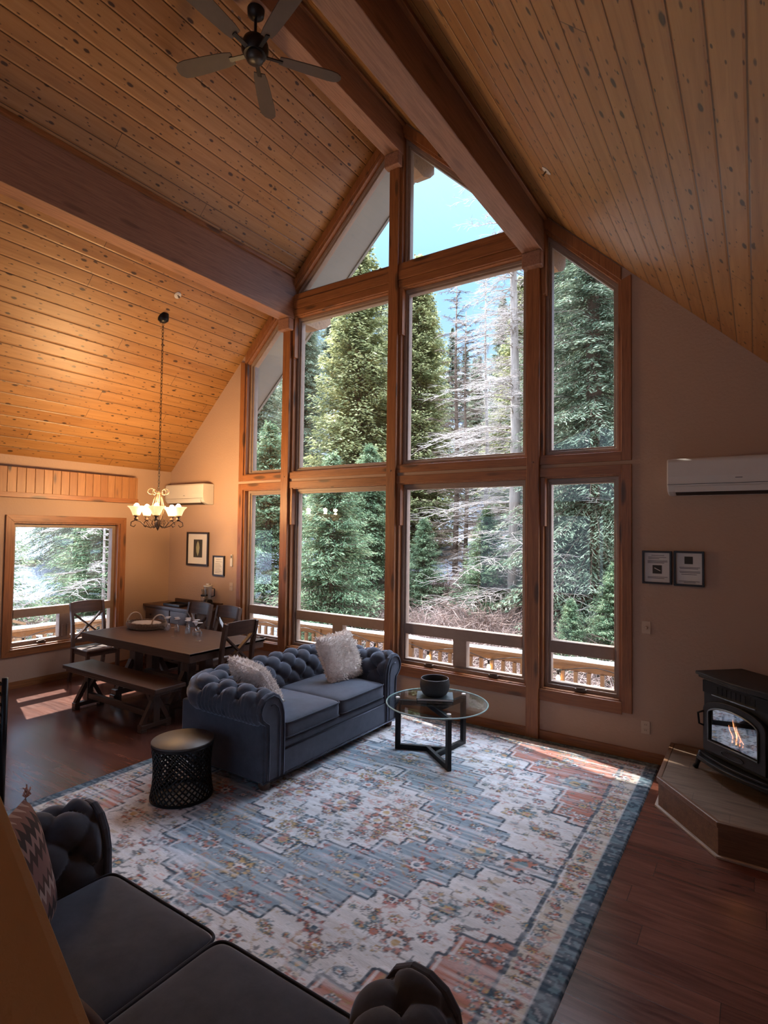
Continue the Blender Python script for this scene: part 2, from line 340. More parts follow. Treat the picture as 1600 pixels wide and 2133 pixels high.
# ---- gable windows
wcount = [0]
def window(poly, wide=True, crank=False, lower=False, filler=None):
    wcount[0] += 1; W_ = empty('window_%d' % wcount[0], (0, 0, 0), kind='structure')
    n = len(poly); horiz = lambda i: abs(poly[i][1]-poly[(i+1) % n][1]) < 1e-4
    # casing boards on the room side (skipped along posts)
    cw = .087
    for i in range(n):
        cas = MB(); a, b = poly[i], poly[(i+1) % n]
        vert = abs(a[0]-b[0]) < 1e-4
        if vert and abs(a[0]) < 2.5: continue
        if vert:
            sgn = math.copysign(1, a[0]); zz = sorted((a[1], b[1]))
            zt = zz[1] if not lower else zz[1]
            cas.prism([(a[0], zz[0]-cw), (a[0]+sgn*cw, zz[0]-cw), (a[0]+sgn*cw, zz[1]+(cw if lower else .035)), (a[0], zz[1]+(cw if lower else .0))], -.022, 0)
        elif horiz(i):
            low = a[1] < sum(p[1] for p in poly)/n; x_0, x_1 = sorted((a[0], b[0]))
            h = (.108 if lower else cw) if low else cw
            cas.box(x_0, x_1, -.022, 0, a[1]-h if low else a[1], a[1] if low else a[1]+h)
        else:
            x_0, x_1 = sorted((a[0], b[0]), key=lambda v: v); z_ = {a[0]: a[1], b[0]: b[1]}
            cas.prism([(x_0, z_[x_0]), (x_1, z_[x_1]), (x_1, z_[x_1]+.125), (x_0, z_[x_0]+.125)], -.022, 0)
        cas.build('casing', Mt['wx' if horiz(i) else 'wz'], W_, .003)
    jin = inset(poly, .035)
    j = MB(); j.ring(poly, [(p[0], p[1]) for p in inset(poly, [(.012 if horiz(i) else .028) for i in range(n)])], .001, .10); j.build('jamb', Mt['wz'], W_)
    fo = inset(poly, [(.012 if horiz(i) else .028) for i in range(n)]); fi = inset(fo, .058); fm = inset(fo, .035)
    f = MB(); f.ring(fo, fi, .085, .16); f.ring(fo, fm, .065, .085)
    if lower:
        xa, xb = min(p[0] for p in fi), max(p[0] for p in fi); f.box(xa, xb, .07, .16, .845, .965)
        if wide: cx = (xa+xb)/2; f.box(cx-.08, cx+.08, .07, .16, min(p[1] for p in fi), .845)
    f.build('window_frame', Mt['frame'], W_, .003)
    g = MB(); gi = inset(fo, .05); g.prism(gi, .118, .124); g.build('pane', Mt['glass'], W_)
    if filler:
        b = MB(); x, z0, z1 = filler; b.box(x, x+.05, -.012, .09, z0, z1); b.build('filler_block', Mt['wz'], W_, .004)
    if crank:
        for cx in crank:
            k = MB(); k.box(cx-.055, cx+.055, .03, .068, LO_B+.018, LO_B+.045); k.tube([(cx-.04, .045, LO_B+.05), (cx+.045, .04, LO_B+.056)], .009, 8); k.build('crank_handle', Mt['chrome'], W_, .006)
    return W_
for k, (a, b) in enumerate(OX):
    mid = (a+b)/2; wide = k in (1, 2)
    window([(a, LO_B), (b, LO_B), (b, LO_T), (a, LO_T)], wide, crank=([a+.42, b-.38] if wide else [mid]), lower=True, filler=(a, 2.10, LO_T) if k else None)
for k, (a, b) in enumerate(OX):
    if k in (1, 2): window([(a, UP_B), (b, UP_B), (b, UP_T), (a, UP_T)], filler=(a, 4.35, UP_T))
    else: window([(a, UP_B), (b, UP_B), (b, roof(b, ofs)), (a, roof(a, ofs))], filler=(a, 4.45, roof(a, ofs)-.03) if k else None)
for a, b in OX[1:3]: window([(a, TP_B), (b, TP_B), (b, roof(b, ofs)), (a, roof(a, ofs))])
# bright sill boards
n_ = 0
for a, b in OX:
    n_ += 1; mb = MB(); mb.box(a, b, -.03, .085, LO_B-.018, LO_B+.004); struct('trim_%d' % n_, mb, Mt['wx'], .004)
# header boards between window rows
for a, b in OX[1:3]:
    n_ += 1; mb = MB(); mb.box(a, b, -.034, 0, 5.0, 5.11); struct('trim_%d' % n_, mb, Mt['wx'], .004)
# posts and purlins
def post(x, zt, lab):
    p = empty('wall_post', (x, 0, 0), 0, lab, 'post', 'timber posts on the window wall')
    mb = MB(); mb.box(-.064, .064, -.05, -.0, 0, zt); mb.build('post_timber', Mt['wz'], p, .004)
    mb = MB(); mb.prism([(-.10, zt-.16), (.10, zt-.16), (.10, zt), (-.10, zt)], -.12, -.02); mb.build('corbel', Mt['beam'], p, .012)
    mb = MB(); mb.lathe([(.011, 0), (.009, .006), (0, .007)], 10, Matrix.Translation((0, -.05, 2.74)) @ Matrix.Rotation(PI/2, 4, 'X')); mb.build('wood_plug', Mt['beam'], p)
post(-1.70, 4.873, 'honey wood post between the two leftmost window columns, under the lower left beam')
post(0, 6.515, 'tallest wood post in the middle of the window wall, under the ridge beam')
post(1.70, 4.873, 'wood post on the right of the window wall reaching down to the baseboard')
def beam(x, z0, lab):
    b = empty('ceiling_beam', (x, 0, 0), 0, lab, 'beam', 'glulam beams under the vaulted ceiling')
    def body(y0, y1, cut):
        mb = MB(); w = .10; L_, R_ = x-w, x+w
        tl, tr = min(roof(L_), PK)+.0, min(roof(R_), PK)
        pts = [(-w, z0), (w, z0), (w, tr), (0, roof(x)), (-w, tl)]; mb.prism(pts, y0, y1); return mb
    body(YB, -.0, 0).build('beam_body', Mt['beam'], b, .006)
    mb = MB(); w = .10; zt = roof(abs(x)+w)-.03
    mb.prism([(.2, z0), (.48, z0), (.66, z0+.08), (.76, z0+.18), (.76, zt), (.2, zt)], -w, w, 'x'); mb.build('beam_tail', Mt['cedarx'], b, .004)
    for s in (-1, 1):
        mb = MB(); xx = x+s*(w+.018); mb.box(s*w if s > 0 else s*w-.036, s*w+.036 if s > 0 else s*w, YB, -.01, roof(xx)-.05, roof(x+s*w*1.2)-.0 if False else roof(xx)-.004); mb.build('cove_strip', Mt['wy'], b, .004)
    return b
beam(-1.70, 4.873, 'long brown beam crossing the left ceiling slope down to the left post')
beam(0, 6.515, 'ridge beam at the ceiling peak carrying the fan')
beam(1.70, 4.873, 'dark beam crossing the right ceiling slope toward the right post')
# ---- left wall window
W2 = empty('window_11', (0, 0, 0), kind='structure')
pl = [(LW[0], LW[2]), (LW[1], LW[2]), (LW[1], LW[3]), (LW[0], LW[3])]
po = inset(pl, -.087)
for i in range(4):
    j = (i+1) % 4; MB().prism([po[i], po[j], pl[j], pl[i]], -XW, -XW+.022, 'x').build('casing', Mt['wz' if i % 2 else 'wy'], W2, .002)
mb = MB(); mb.ring(pl, inset(pl, .02), -XW-.13, -XW-.001, 'x'); mb.build('jamb', Mt['wz'], W2)
fo = inset(pl, .018); fi = inset(fo, .05)
mb = MB(); mb.ring(fo, fi, -XW-.17, -XW-.08, 'x'); xa, xb = -XW-.165, -XW-.07; mb.box(xa, xb, fi[0][0], fi[1][0], .865, .975); cy = (fi[0][0]+fi[1][0])/2; mb.box(xa, xb, cy-.075, cy+.075, fi[0][1], .865); mb.build('window_frame', Mt['frame'], W2, .003)
mb = MB(); mb.prism(inset(fo, .045), -XW-.125, -XW-.119, 'x'); mb.build('pane', Mt['glass'], W2)
mb = MB(); mb.box(-XW-.08, -XW+.03, LW[0], LW[1], LW[2]-.018, LW[2]+.004); struct('trim_20', mb, Mt['wy'], .004)
for y in (LW[0]+.4, LW[1]-.35):
    mb = MB(); mb.box(-XW-.068, -XW-.03, y-.055, y+.055, LW[2]+.02, LW[2]+.048); mb.tube([(-XW-.045, y-.04, LW[2]+.052), (-XW-.04, y+.045, LW[2]+.058)], .009, 8); mb.build('crank_handle', Mt['chrome'], W2, .006)
for dy in (-.035, .035):
    mb = MB(); mb.box(-XW-.07, -XW-.05, cy+dy-.012, cy+dy+.012, .56, .72); mb.build('latch', Mt['frame'], W2, .006)
# knotty pine ledge above the left window
V = empty('plank_valance', (-XW, 0, 2.42), 0, 'knotty pine board ledge mounted on the left wall above the picture window', 'wall ledge')
y = -3.9; k = 0
while y < -.70:
    w_ = min(.106, -.685-y); mb = MB(); mb.box(.155, .178, y+.002, y+w_-.002, .02, .345); mb.build('plank', wood('pine_plank_%d' % (k % 4), [(.36, .165, .058), (.30, .13, .045), (.40, .195, .075), (.33, .15, .05)][k % 4], (.26, .11, .036), 'z', .45, 1.) if k < 4 else bpy.data.materials['pine_plank_%d' % (k % 4)], V, .003); y += .106; k += 1
mb = MB(); mb.box(0, .16, -3.9, -.685, .0, .02); mb.box(0, .155, -.71, -.685, .02, .345); mb.build('ledge_base', Mt['wy'], V)
mb = MB(); mb.box(.15, .19, -3.9, -.68, -.03, .035); mb.build('bottom_rail', Mt['wy'], V, .004)
# ------------------------------------------------------------------ outdoors: deck, railings
DZ = -.62
mb = MB()
mb.box(-6.5, 8.5, .2, 2.1, DZ-.16, DZ); mb.box(-6.5, -XW-.18, -9.5, .2, DZ-.16, DZ); struct('deck_floor', mb, Mt['cedarx'])
mb = MB(); mb.box(-XW-.17, XW+.17, -.0, .19, -1.6, -.0); mb.box(-XW-.17, -XW, YB, 0, -1.6, -.25); struct('foundation', mb, Mt['soffit'])
def railing(p0, p1, lab, n, bulbs):
    r = empty('deck_railing', p0, 0, lab, 'railing', 'cedar deck railings outside the windows')
    d = Vector(p1)-Vector(p0); L_ = d.length; d.normalize(); zt = .36-DZ
    P_ = lambda t, z, o=0: (d.x*t-d.y*o, d.y*t+d.x*o, z)
    mb = MB(); mb.bar(P_(0, zt), P_(L_, zt), .14, .04); mb.build('top_rail', Mt['cedarx'], r)
    mb = MB(); mb.bar(P_(0, zt-.075), P_(L_, zt-.075), .035, .09); mb.build('upper_board', Mt['cedarx'], r)
    mb = MB(); mb.bar(P_(0, .1), P_(L_, .1), .04, .09); mb.build('lower_board', Mt['cedarx'], r)
    k = int(L_/.165)
    mbal = None
    for i in range(min(k, 95)):
        mb = MB(); mb.bar((0, 0, .06), (0, 0, zt-.12), .045, .045)
        if mbal is None: mbal = mb.build('baluster', Mt['cedar'], r); o = mbal
        else: o = mbal.copy(); C.objects.link(o)
        o.location = P_(.08+i*.165, 0, -.04)
    for i in range(n):
        o = MB().box(-.045, .045, -.045, .045, 0, zt-.02).build('post', Mt['cedar'], r); o.location = P_(L_*i/(n-1), 0)
    # snow lying on the rail
    mb = MB(); m = int(L_/.12); vs = []; fs = []
    for i in range(m+1):
        h = .035+.028*mnoise.noise(Vector((i*.35, p0[0], 2))); w_ = .064+.014*mnoise.noise(Vector((i*.4, 9, p0[1])))
        for o_, z_ in ((-w_, .0), (-w_*.8, h*.7), (0, h), (w_*.8, h*.7), (w_, .0)): vs.append(P_(L_*i/m, zt+.02+z_, o_))
        if i: b_ = (i-1)*5; fs += [(b_+q, b_+q+1, b_+q+6, b_+q+5) for q in range(4)]
    mb.add(vs, fs, True); sn = mb.build('snow_cap', Mt['snow'], r)
    return r, P_, L_, zt
def lights_string(P0, P_, L_, zt, lab, inner):
    s = empty('string_lights', P0, 0, lab, 'string lights', 'string lights along the deck railings')
    N = int(L_/.95); pts = []
    for i in range(N*8+1):
        t = i/8*L_/N; u = (i/8) % 1.0; pts.append(P_(t, zt-.03-.10*(abs(2*u-1)**1.5 if True else 0), inner))
    MB().tube(pts, .005, 6).build('cord', Mt['black'], s)
    for i in range(N):
        t = (i+1)*L_/N-.0; x, y_, z_ = P_(t, zt-.125, inner)
        a = MB(); a.lathe([(.016, 0), (.016, -.05), (.012, -.055)], 10); a = a.build('socket', Mt['black'], s); a.location = (x, y_, z_)
        b = MB(); b.lathe([(.010, -.055), (.026, -.085), (.029, -.105), (.018, -.13), (0, -.138)], 12); b = b.build('glass_bulb', Mt['minibulb'], s); b.location = (x, y_, z_)
r1 = railing((-6.4, 2.0, DZ), (8.2, 2.0, DZ), 'snow capped cedar deck railing outside the big gable windows', 9, 1)
lights_string((-6.4, 2.0, DZ), r1[1], r1[2], r1[3], 'string of warm bulbs along the railing outside the gable windows', -.09)
r2 = railing((-6.4, -9.3, DZ), (-6.4, 1.9, DZ), 'snow capped cedar deck railing outside the dining window', 7, 1)
lights_string((-6.4, -9.3, DZ), r2[1], r2[2], r2[3], 'string of warm bulbs along the railing outside the dining window', -.09)
# stair railing that climbs beside the left deck
st = empty('stair_railing', (-8.2, -1.6, DZ), 0, 'cedar stair railing sloping up beyond the left deck railing', 'railing')
MB().bar((0, -1.6, 1.35), (0, -.2, 1.33), .12, .05).bar((0, -.2, 1.33), (0, 1.3, .78), .12, .05).build('handrail', Mt['cedarx'], st)
MB().bar((0, -1.6, 1.2), (0, -.2, 1.18), .03, .13).bar((0, -.2, 1.18), (0, 1.3, .63), .03, .13).build('skirt_board', Mt['cedarx'], st)
for i in range(12):
    y_ = -1.55+i*.25; z_ = 1.2 if y_ < -.2 else 1.2-(y_+.2)*.367
    MB().box(-.04, .04, y_-.05, y_+.05, .0, z_).build('slat', Mt['cedar'], st)
# ------------------------------------------------------------------ hillside
def hz(x, y):
    d = max(0, max(y-5.5, (-x-9.5)*.9)); d2 = max(0, y-5.5)+max(0, -x-9.5)*.5
    h = -1.7+.30*d2+.10*max(0, d2-14)
    return h+.35*mnoise.noise(Vector((x*.22, y*.22, 0)))+.12*mnoise.noise(Vector((x*.9, y*.9, 3)))
def hill():
    nx, ny = 230, 200; xs = np.linspace(-60, 42, nx); ys = np.linspace(-22, 62, ny)
    vs = [(x, y, hz(x, y) if not (-4.4 < x < 4.4 and y < 0) else -1.8) for y in ys for x in xs]
    fs = [(j*nx+i, j*nx+i+1, (j+1)*nx+i+1, (j+1)*nx+i) for j in range(ny-1) for i in range(nx-1)]
    t = NT('hillside_litter_and_snow'); x, y, z = t.sep()
    n1 = t.noise(scale=.35, detail=6, rough=.62); n2 = t.noise(scale=9, detail=6, rough=.75)
    li = t.ramp(n2, [(.25, (.045, .03, .022)), (.5, (.16, .105, .078)), (.75, (.34, .25, .20))])
    bias = t.math('MULTIPLY', t.math('SUBTRACT', -5., x), .022); bias = t.math('MINIMUM', t.math('MAXIMUM', bias, -.05), .10); bias = t.math('ADD', bias, t.math('MULTIPLY', t.math('MINIMUM', t.math('SUBTRACT', y, 13.), 0.), t.math('MULTIPLY', t.math('GREATER_THAN', x, -9.), .014)))
    s_ = t.math('ADD', t.math('ADD', n1, t.math('MULTIPLY', t.math('SUBTRACT', n2, .5), .18)), bias)
    f = t.ramp(s_, [(.50, 0), (.53, 1)]); c = t.mix(f, li, t.ramp(n2, [(.3, (.20, .245, .33)), (.6, (.36, .41, .50))])); t.bump(n2, .8, .12)
    m = t.p(Base_Color=c, Roughness=.9)
    mb = MB(); mb.add(vs, fs, True); struct('hillside', mb, m)
hill()
# ------------------------------------------------------------------ trees
def leaf_mat(name, c0, c1, c2):
    t = NT(name); gi = t.n('ObjectInfo').outputs['Random']; n = t.noise(scale=2.2, detail=5, rough=.7); n2 = t.noise(scale=14, detail=3)
    c = t.ramp(t.mix(.5, n, n2), [(.36, c0), (.5, c1), (.62, c2)])
    t.p(Base_Color=c, Roughness=.7, Specular_IOR_Level=.15)
    tr = t.n('BsdfTranslucent'); t.t.links.new(c, tr.inputs[0]); mx = t.n('MixShader'); mx.inputs[0].default_value = .35
    t.t.links.new(t.b.outputs[0], mx.inputs[1]); t.t.links.new(tr.outputs[0], mx.inputs[2]); t.t.links.new(mx.outputs[0], t.out.inputs[0]); return t.m
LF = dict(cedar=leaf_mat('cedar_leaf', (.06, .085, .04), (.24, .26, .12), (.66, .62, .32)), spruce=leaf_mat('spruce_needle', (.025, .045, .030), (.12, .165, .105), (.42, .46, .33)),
          fir=leaf_mat('fir_needle', (.025, .055, .032), (.11, .18, .095), (.42, .48, .28)), dark=leaf_mat('far_conifer', (.05, .065, .045), (.18, .21, .14), (.45, .44, .32)))
def conifer(h, rad, seed, droop=.35, dens=1., leaf=.16, low=.04, fluff=1.0, whorl=.28, blade=.34):
    """returns (foliage MB, wood MB) for a conifer of height h"""
    rs = np.random.RandomState(seed); fol_v = []; fol_f = []; wd = MB()
    wd.tube([(0, 0, -.6), (.03, 0, h*.3), (-.02, .02, h*.7), (0, 0, h)], [h*.016+.05, h*.012+.03, h*.007+.015, .01], 9)
    z = h*low
    while z < h*.985:
        t = z/h; prof = (1-t)**.85*(.55+.45*min(1, t/.15)); nb = max(4, int(7*dens))
        for b in range(nb):
            a = rs.rand()*2*PI; L_ = rad*prof*(.7+.5*rs.rand())+.12; zb = z+rs.rand()*whorl
            d = np.array([math.cos(a), math.sin(a)]); up = .25*(t*1.6)-droop*.35
            n = max(4, int(L_/(leaf*.42)))
            pts = []
            for i in range(5):
                s = i/4; pts.append((d[0]*L_*s, d[1]*L_*s, zb+L_*(up*s-droop*s*s*.6)+.18*L_*s**4))
            if L_ > .5: wd.tube(pts, [.008+.012*L_/2, .01, .007, .005, .003], 4, caps=False)
            for i in range(n):
                s = (i+.5+rs.rand()*.6)/n
                if s < .12: continue
                q = min(s, 1)*4; k = min(3, int(q)); f_ = q-k; p = np.array(pts[k])*(1-f_)+np.array(pts[k+1])*f_
                wdt = L_*.34*(1-s*.6)*fluff
                for side in (-1, 1):
                    for rep in range(2):
                        lat = side*wdt*rs.rand(); c = p+np.array([-d[1]*lat, d[0]*lat, -abs(lat)*.25+rs.randn()*.04])
                        ang = a+side*(.5+.5*rs.rand()); l_ = leaf*(.7+.7*rs.rand()); w_ = l_*blade
                        fx = np.array([math.cos(ang), math.sin(ang), -.35*droop-.15+rs.randn()*.25]); fx /= np.linalg.norm(fx)
                        sd_ = np.array([-fx[1], fx[0], rs.randn()*.6]); sd_ /= np.linalg.norm(sd_)
                        b0 = len(fol_v); fol_v += [tuple(c-fx*l_*.5), tuple(c+sd_*w_*.5), tuple(c+fx*l_*.6), tuple(c-sd_*w_*.5)]; fol_f.append((b0, b0+1, b0+2, b0+3))
        z += whorl*(.55+.45*(1-t))
    fm = MB(); fm.v = fol_v; fm.f = fol_f; fm.sm = [False]*len(fol_f); return fm, wd
PROTO = {}
def tree(name, key, x, y, sc, rz, label, cat, group, mat=None, wmat='bark', **kw):
    if key not in PROTO:
        fm, wd = conifer(**kw); root = empty(name, (0, 0, 0))
        fm.build('foliage', LF[mat], root, fix=False); wd.build('trunk', Mt[wmat], root, fix=False); PROTO[key] = root
    else: root = copy_tree(PROTO[key])
    root.location = (x, y, hz(x, y)-.1); root.rotation_euler = (0, 0, rz); root.scale = (sc, sc, sc); root.name = name
    tag(root, label, cat, group); return root
def bare(h, seed, nb, spread, r0, up=.1, fork=False):
    rs = np.random.RandomState(seed); mb = MB(); mb.tube([(0, 0, -.6), (.08, 0, h*.35), (-.05, .05, h*.7), (0, 0, h)], [r0, r0*.8, r0*.45, .01], 10); br = MB()
    for i in range(nb):
        t = .07+.9*i/nb+rs.rand()*.02; z = h*t; a = rs.rand()*2*PI; L_ = spread*(1-t*.72)*(.45+.75*rs.rand()); d = Vector((math.cos(a), math.sin(a), 0)); pts = []
        for k in range(6):
            s = k/5; pts.append(Vector((0, 0, z))+d*L_*s+Vector((rs.randn()*.05*L_*s, rs.randn()*.05*L_*s, L_*(up*s-.28*s*s)+rs.randn()*.02)))
        br.tube(pts, [.018*r0/.15+.004, .012, .009, .007, .005, .003], 4, caps=False)
        for k in range(1, 6):
            for q in range(5):
                p = pts[k-1].lerp(pts[k], rs.rand()); a2 = a+rs.choice([-1, 1])*(.4+.7*rs.rand()); l2 = L_*(.14+.22*rs.rand())
                e = p+Vector((math.cos(a2)*l2, math.sin(a2)*l2, rs.randn()*.12*l2-.1*l2)); m = p.lerp(e, .5)+Vector((0, 0, .07*l2)); br.tube([p, m, e], [.006, .0045, .002], 3, caps=False)
                for w in range(2):
                    p2 = p.lerp(e, .3+.6*rs.rand()); a3 = a2+rs.choice([-1, 1])*(.5+.5*rs.rand()); l3 = l2*.4; br.tube([p2, p2+Vector((math.cos(a3)*l3, math.sin(a3)*l3, rs.randn()*.2*l3))], [.004, .0015], 3, caps=False)
    return mb, br
def atx(px, Y):      # where a viewing direction reaches the depth Y
    v = F+R*((px-800)/FPX); return CAM.x+v.x*(Y-CAM.y)/v.y
def baretree(name, x, y, seed, label, mat='greybark', **kw):
    mb, br = bare(seed=seed, **kw); root = empty(name, (x, y, hz(x, y)-.1), 0, label, 'bare tree', 'leafless trees on the slope')
    mb.build('trunk', Mt[mat], root, fix=False); br.build('branches', Mt[mat], root, fix=False)
# featured trees
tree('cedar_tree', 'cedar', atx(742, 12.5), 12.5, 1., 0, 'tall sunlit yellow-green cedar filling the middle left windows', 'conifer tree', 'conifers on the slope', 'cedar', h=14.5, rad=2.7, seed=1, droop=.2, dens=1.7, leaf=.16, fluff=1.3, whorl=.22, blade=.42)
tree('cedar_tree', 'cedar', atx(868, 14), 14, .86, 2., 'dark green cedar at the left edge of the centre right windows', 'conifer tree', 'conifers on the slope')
tree('spruce_tree', 'spruce', atx(1235, 8.6), 8.6, 1., 0, 'large dark green spruce filling the rightmost windows', 'conifer tree', 'conifers on the slope', 'spruce', h=15, rad=2.5, seed=5, droop=.75, dens=1.9, leaf=.13, fluff=.8, whorl=.22, blade=.22)
tree('fir_tree', 'fir', atx(690, 6.6), 6.6, 1., 0, 'bushy young fir behind the railing in the lower middle left window', 'conifer tree', 'conifers on the slope', 'fir', h=5.6, rad=1.9, seed=9, droop=.4, dens=1.8, leaf=.11, fluff=1., whorl=.16, blade=.24, low=.03)
for i, (px, Y, sc, key, lab) in enumerate([
    (1015, 9.0, .60, 'fir', 'small fir in front of the grey trunk in the lower centre right window'),
    (885, 9.2, .55, 'fir', 'short fir at the left of the lower centre right window'),
    (770, 9.5, .95, 'fir', 'fir just left of the central post in the lower windows'),
    (560, 9.0, 1.15, 'fir', 'fir seen through the narrow far left gable window'),
    (530, 13, .8, 'spruce', 'spruce behind the fir in the narrow far left gable window'),
    (625, 15, .95, 'spruce', 'spruce to the left of the tall sunlit cedar'),
    (1190, 6.3, .36, 'fir', 'low fir beyond the railing under the large spruce'),
    (1280, 6.5, .48, 'fir', 'low fir at the right edge of the lower right window'),
    (1330, 12, .95, 'spruce', 'spruce behind and right of the large dark spruce'),
    (1150, 14, .9, 'spruce', 'spruce standing between the grey trunk and the large dark spruce'),
    (1085, 19, .8, 'cedar', 'cedar behind the grey trunk near the right post'),
    ]):
    kk = {'fir': ('fir_tree', 'fir'), 'spruce': ('spruce_tree', 'spruce'), 'cedar': ('cedar_tree', 'cedar')}[key]
    tree(kk[0], kk[1], atx(px, Y), Y, sc, i*1.3, lab, 'conifer tree', 'conifers on the slope')
# trees outside the dining window
for i, (x, y, sc, key, lab) in enumerate([
    (-12.5, .6, .9, 'fir', 'fir in the middle of the dining window'),
    (-11.5, 3.4, 1.1, 'fir', 'fir at the right side of the dining window'),
    (-14.5, -3.6, 1.0, 'fir', 'fir at the left side of the dining window'),
    (-19, 2.0, .75, 'spruce', 'tall spruce high on the snow in the dining window'),
    (-21, 7.0, .9, 'spruce', 'spruce on the upper right of the dining window'),
    (-22, -3.0, .8, 'cedar', 'pale cedar on the upper left of the dining window'),
    (-17, -1.6, .62, 'spruce', 'slender spruce between the left and middle firs of the dining window'),
    (-16, 5.2, .7, 'spruce', 'spruce behind the right fir of the dining window'),
    (-27, 1.5, 1., 'spruce', 'farthest spruce above the snow in the dining window')]):
    kk = {'fir': ('fir_tree', 'fir'), 'spruce': ('spruce_tree', 'spruce'), 'cedar': ('cedar_tree', 'cedar')}[key]
    tree(kk[0], kk[1], x, y, sc, i*2.1, lab, 'conifer tree', 'conifers outside the dining window')
# background rows
rs = np.random.RandomState(4); nb_ = 0
for Y, step in ((20, 85), (27, 62), (36, 52)):
    px = 440
    while px < 1420:
        p_ = px+rs.randint(-18, 18); sk = 880 < p_ < 1020
        sc = (.62+.3*rs.rand())*(.6 if sk else 1)*(1+ (Y-20)*.012)
        tree('pine_tree', 'pine', atx(p_, Y), Y+rs.rand()*3, sc, rs.rand()*6, 'distant grey-green conifer high on the slope behind the nearer trees', 'conifer tree', 'distant conifers high on the slope', 'dark', h=13, rad=2.3, seed=21, droop=.45, dens=1.1, leaf=.24, fluff=1., whorl=.32, blade=.4)
        px += step
baretree('dead_tree', atx(1068, 8.8), 8.8, 3, 'big grey dead tree with bare twigs beside the right post', h=15.5, nb=230, spread=2.9, r0=.17)
baretree('bare_tree', atx(948, 13), 13, 8, 'dark thin leafless tree left of the big grey dead tree', 'bark', h=11, nb=90, spread=1.9, r0=.11, up=.5)
baretree('bare_tree', atx(968, 11.5), 11.5, 18, 'slim leafless tree between the thin dark tree and the big dead tree', 'bark', h=9.5, nb=85, spread=1.9, r0=.08, up=.45)
baretree('bare_tree', atx(1010, 15), 15, 58, 'pale leafless tree behind the big grey dead tree', h=12, nb=110, spread=2.3, r0=.09)
baretree('bare_tree', atx(1120, 11), 11, 28, 'bare brown tree partly behind the right post', 'bark', h=8, nb=50, spread=2.2, r0=.1)
baretree('bare_tree', -10.2, -.6, 38, 'bare branched tree outside the dining window', h=5.2, nb=34, spread=2.8, r0=.07)
baretree('bare_tree', -10.6, 2.6, 48, 'bare branched tree at the right of the dining window', h=5.0, nb=30, spread=2.6, r0=.06)
# leafless brush
def brush(seed):
    rs = np.random.RandomState(seed); mb = MB()
    for i in range(210):
        a = rs.rand()*2*PI; r = rs.rand()*.6; l_ = .5+rs.rand()*.8; t = .25+rs.rand()*.9; p = Vector((math.cos(a)*r, math.sin(a)*r, -.05)); a += rs.randn()*.5
        m = p+Vector((math.cos(a)*l_*.4*t, math.sin(a)*l_*.4*t, l_*.5)); e = m+Vector((math.cos(a+.3)*l_*.5*t, math.sin(a+.3)*l_*.5*t, l_*.25*(1-t*.6))); mb.tube([p, m, e], [.008, .006, .002], 3, caps=False)
        for k in range(3): q = m.lerp(e, rs.rand()); mb.tube([q, q+Vector(rs.randn(3)*.14)], [.004, .0015], 3, caps=False)
    return mb
TW = flat('brown_twigs', (.25, .175, .145), .9, nz=.4, scale=3)
bpz = [brush(k) for k in range(3)]; bpv = [np.array([tuple(v) for v in b.v]) for b in bpz]
rs = np.random.RandomState(77); acc = {False: MB(), True: MB()}
for i in range(112):
    if i < 88: y = 4.2+6.5*rs.rand()**1.5; x = atx(600+720*rs.rand(), y)
    else: x = -9.3-5*rs.rand(); y = -3+7*rs.rand()
    a = rs.rand()*6; s_ = .8+.9*rs.rand(); v = bpv[i % 3]*np.array([s_, s_, s_*.85]); ca_, sa_ = math.cos(a), math.sin(a)
    w = np.stack([v[:, 0]*ca_-v[:, 1]*sa_+x, v[:, 0]*sa_+v[:, 1]*ca_+y, v[:, 2]+hz(x, y)], 1); A = acc[x < -9]; b0 = len(A.v)
    A.v += w.tolist(); A.f += [tuple(q+b0 for q in f) for f in bpz[i % 3].f]; A.sm += [False]*len(bpz[i % 3].f)
acc[False].build('leafless_brush', TW, None, fix=False, kind='stuff', label='tangle of leafless brown brush on the ground beyond the gable railing', cat='brush')
acc[True].build('leafless_brush', TW, None, fix=False, kind='stuff', label='tangle of leafless brown brush on the snow outside the dining window', cat='brush')
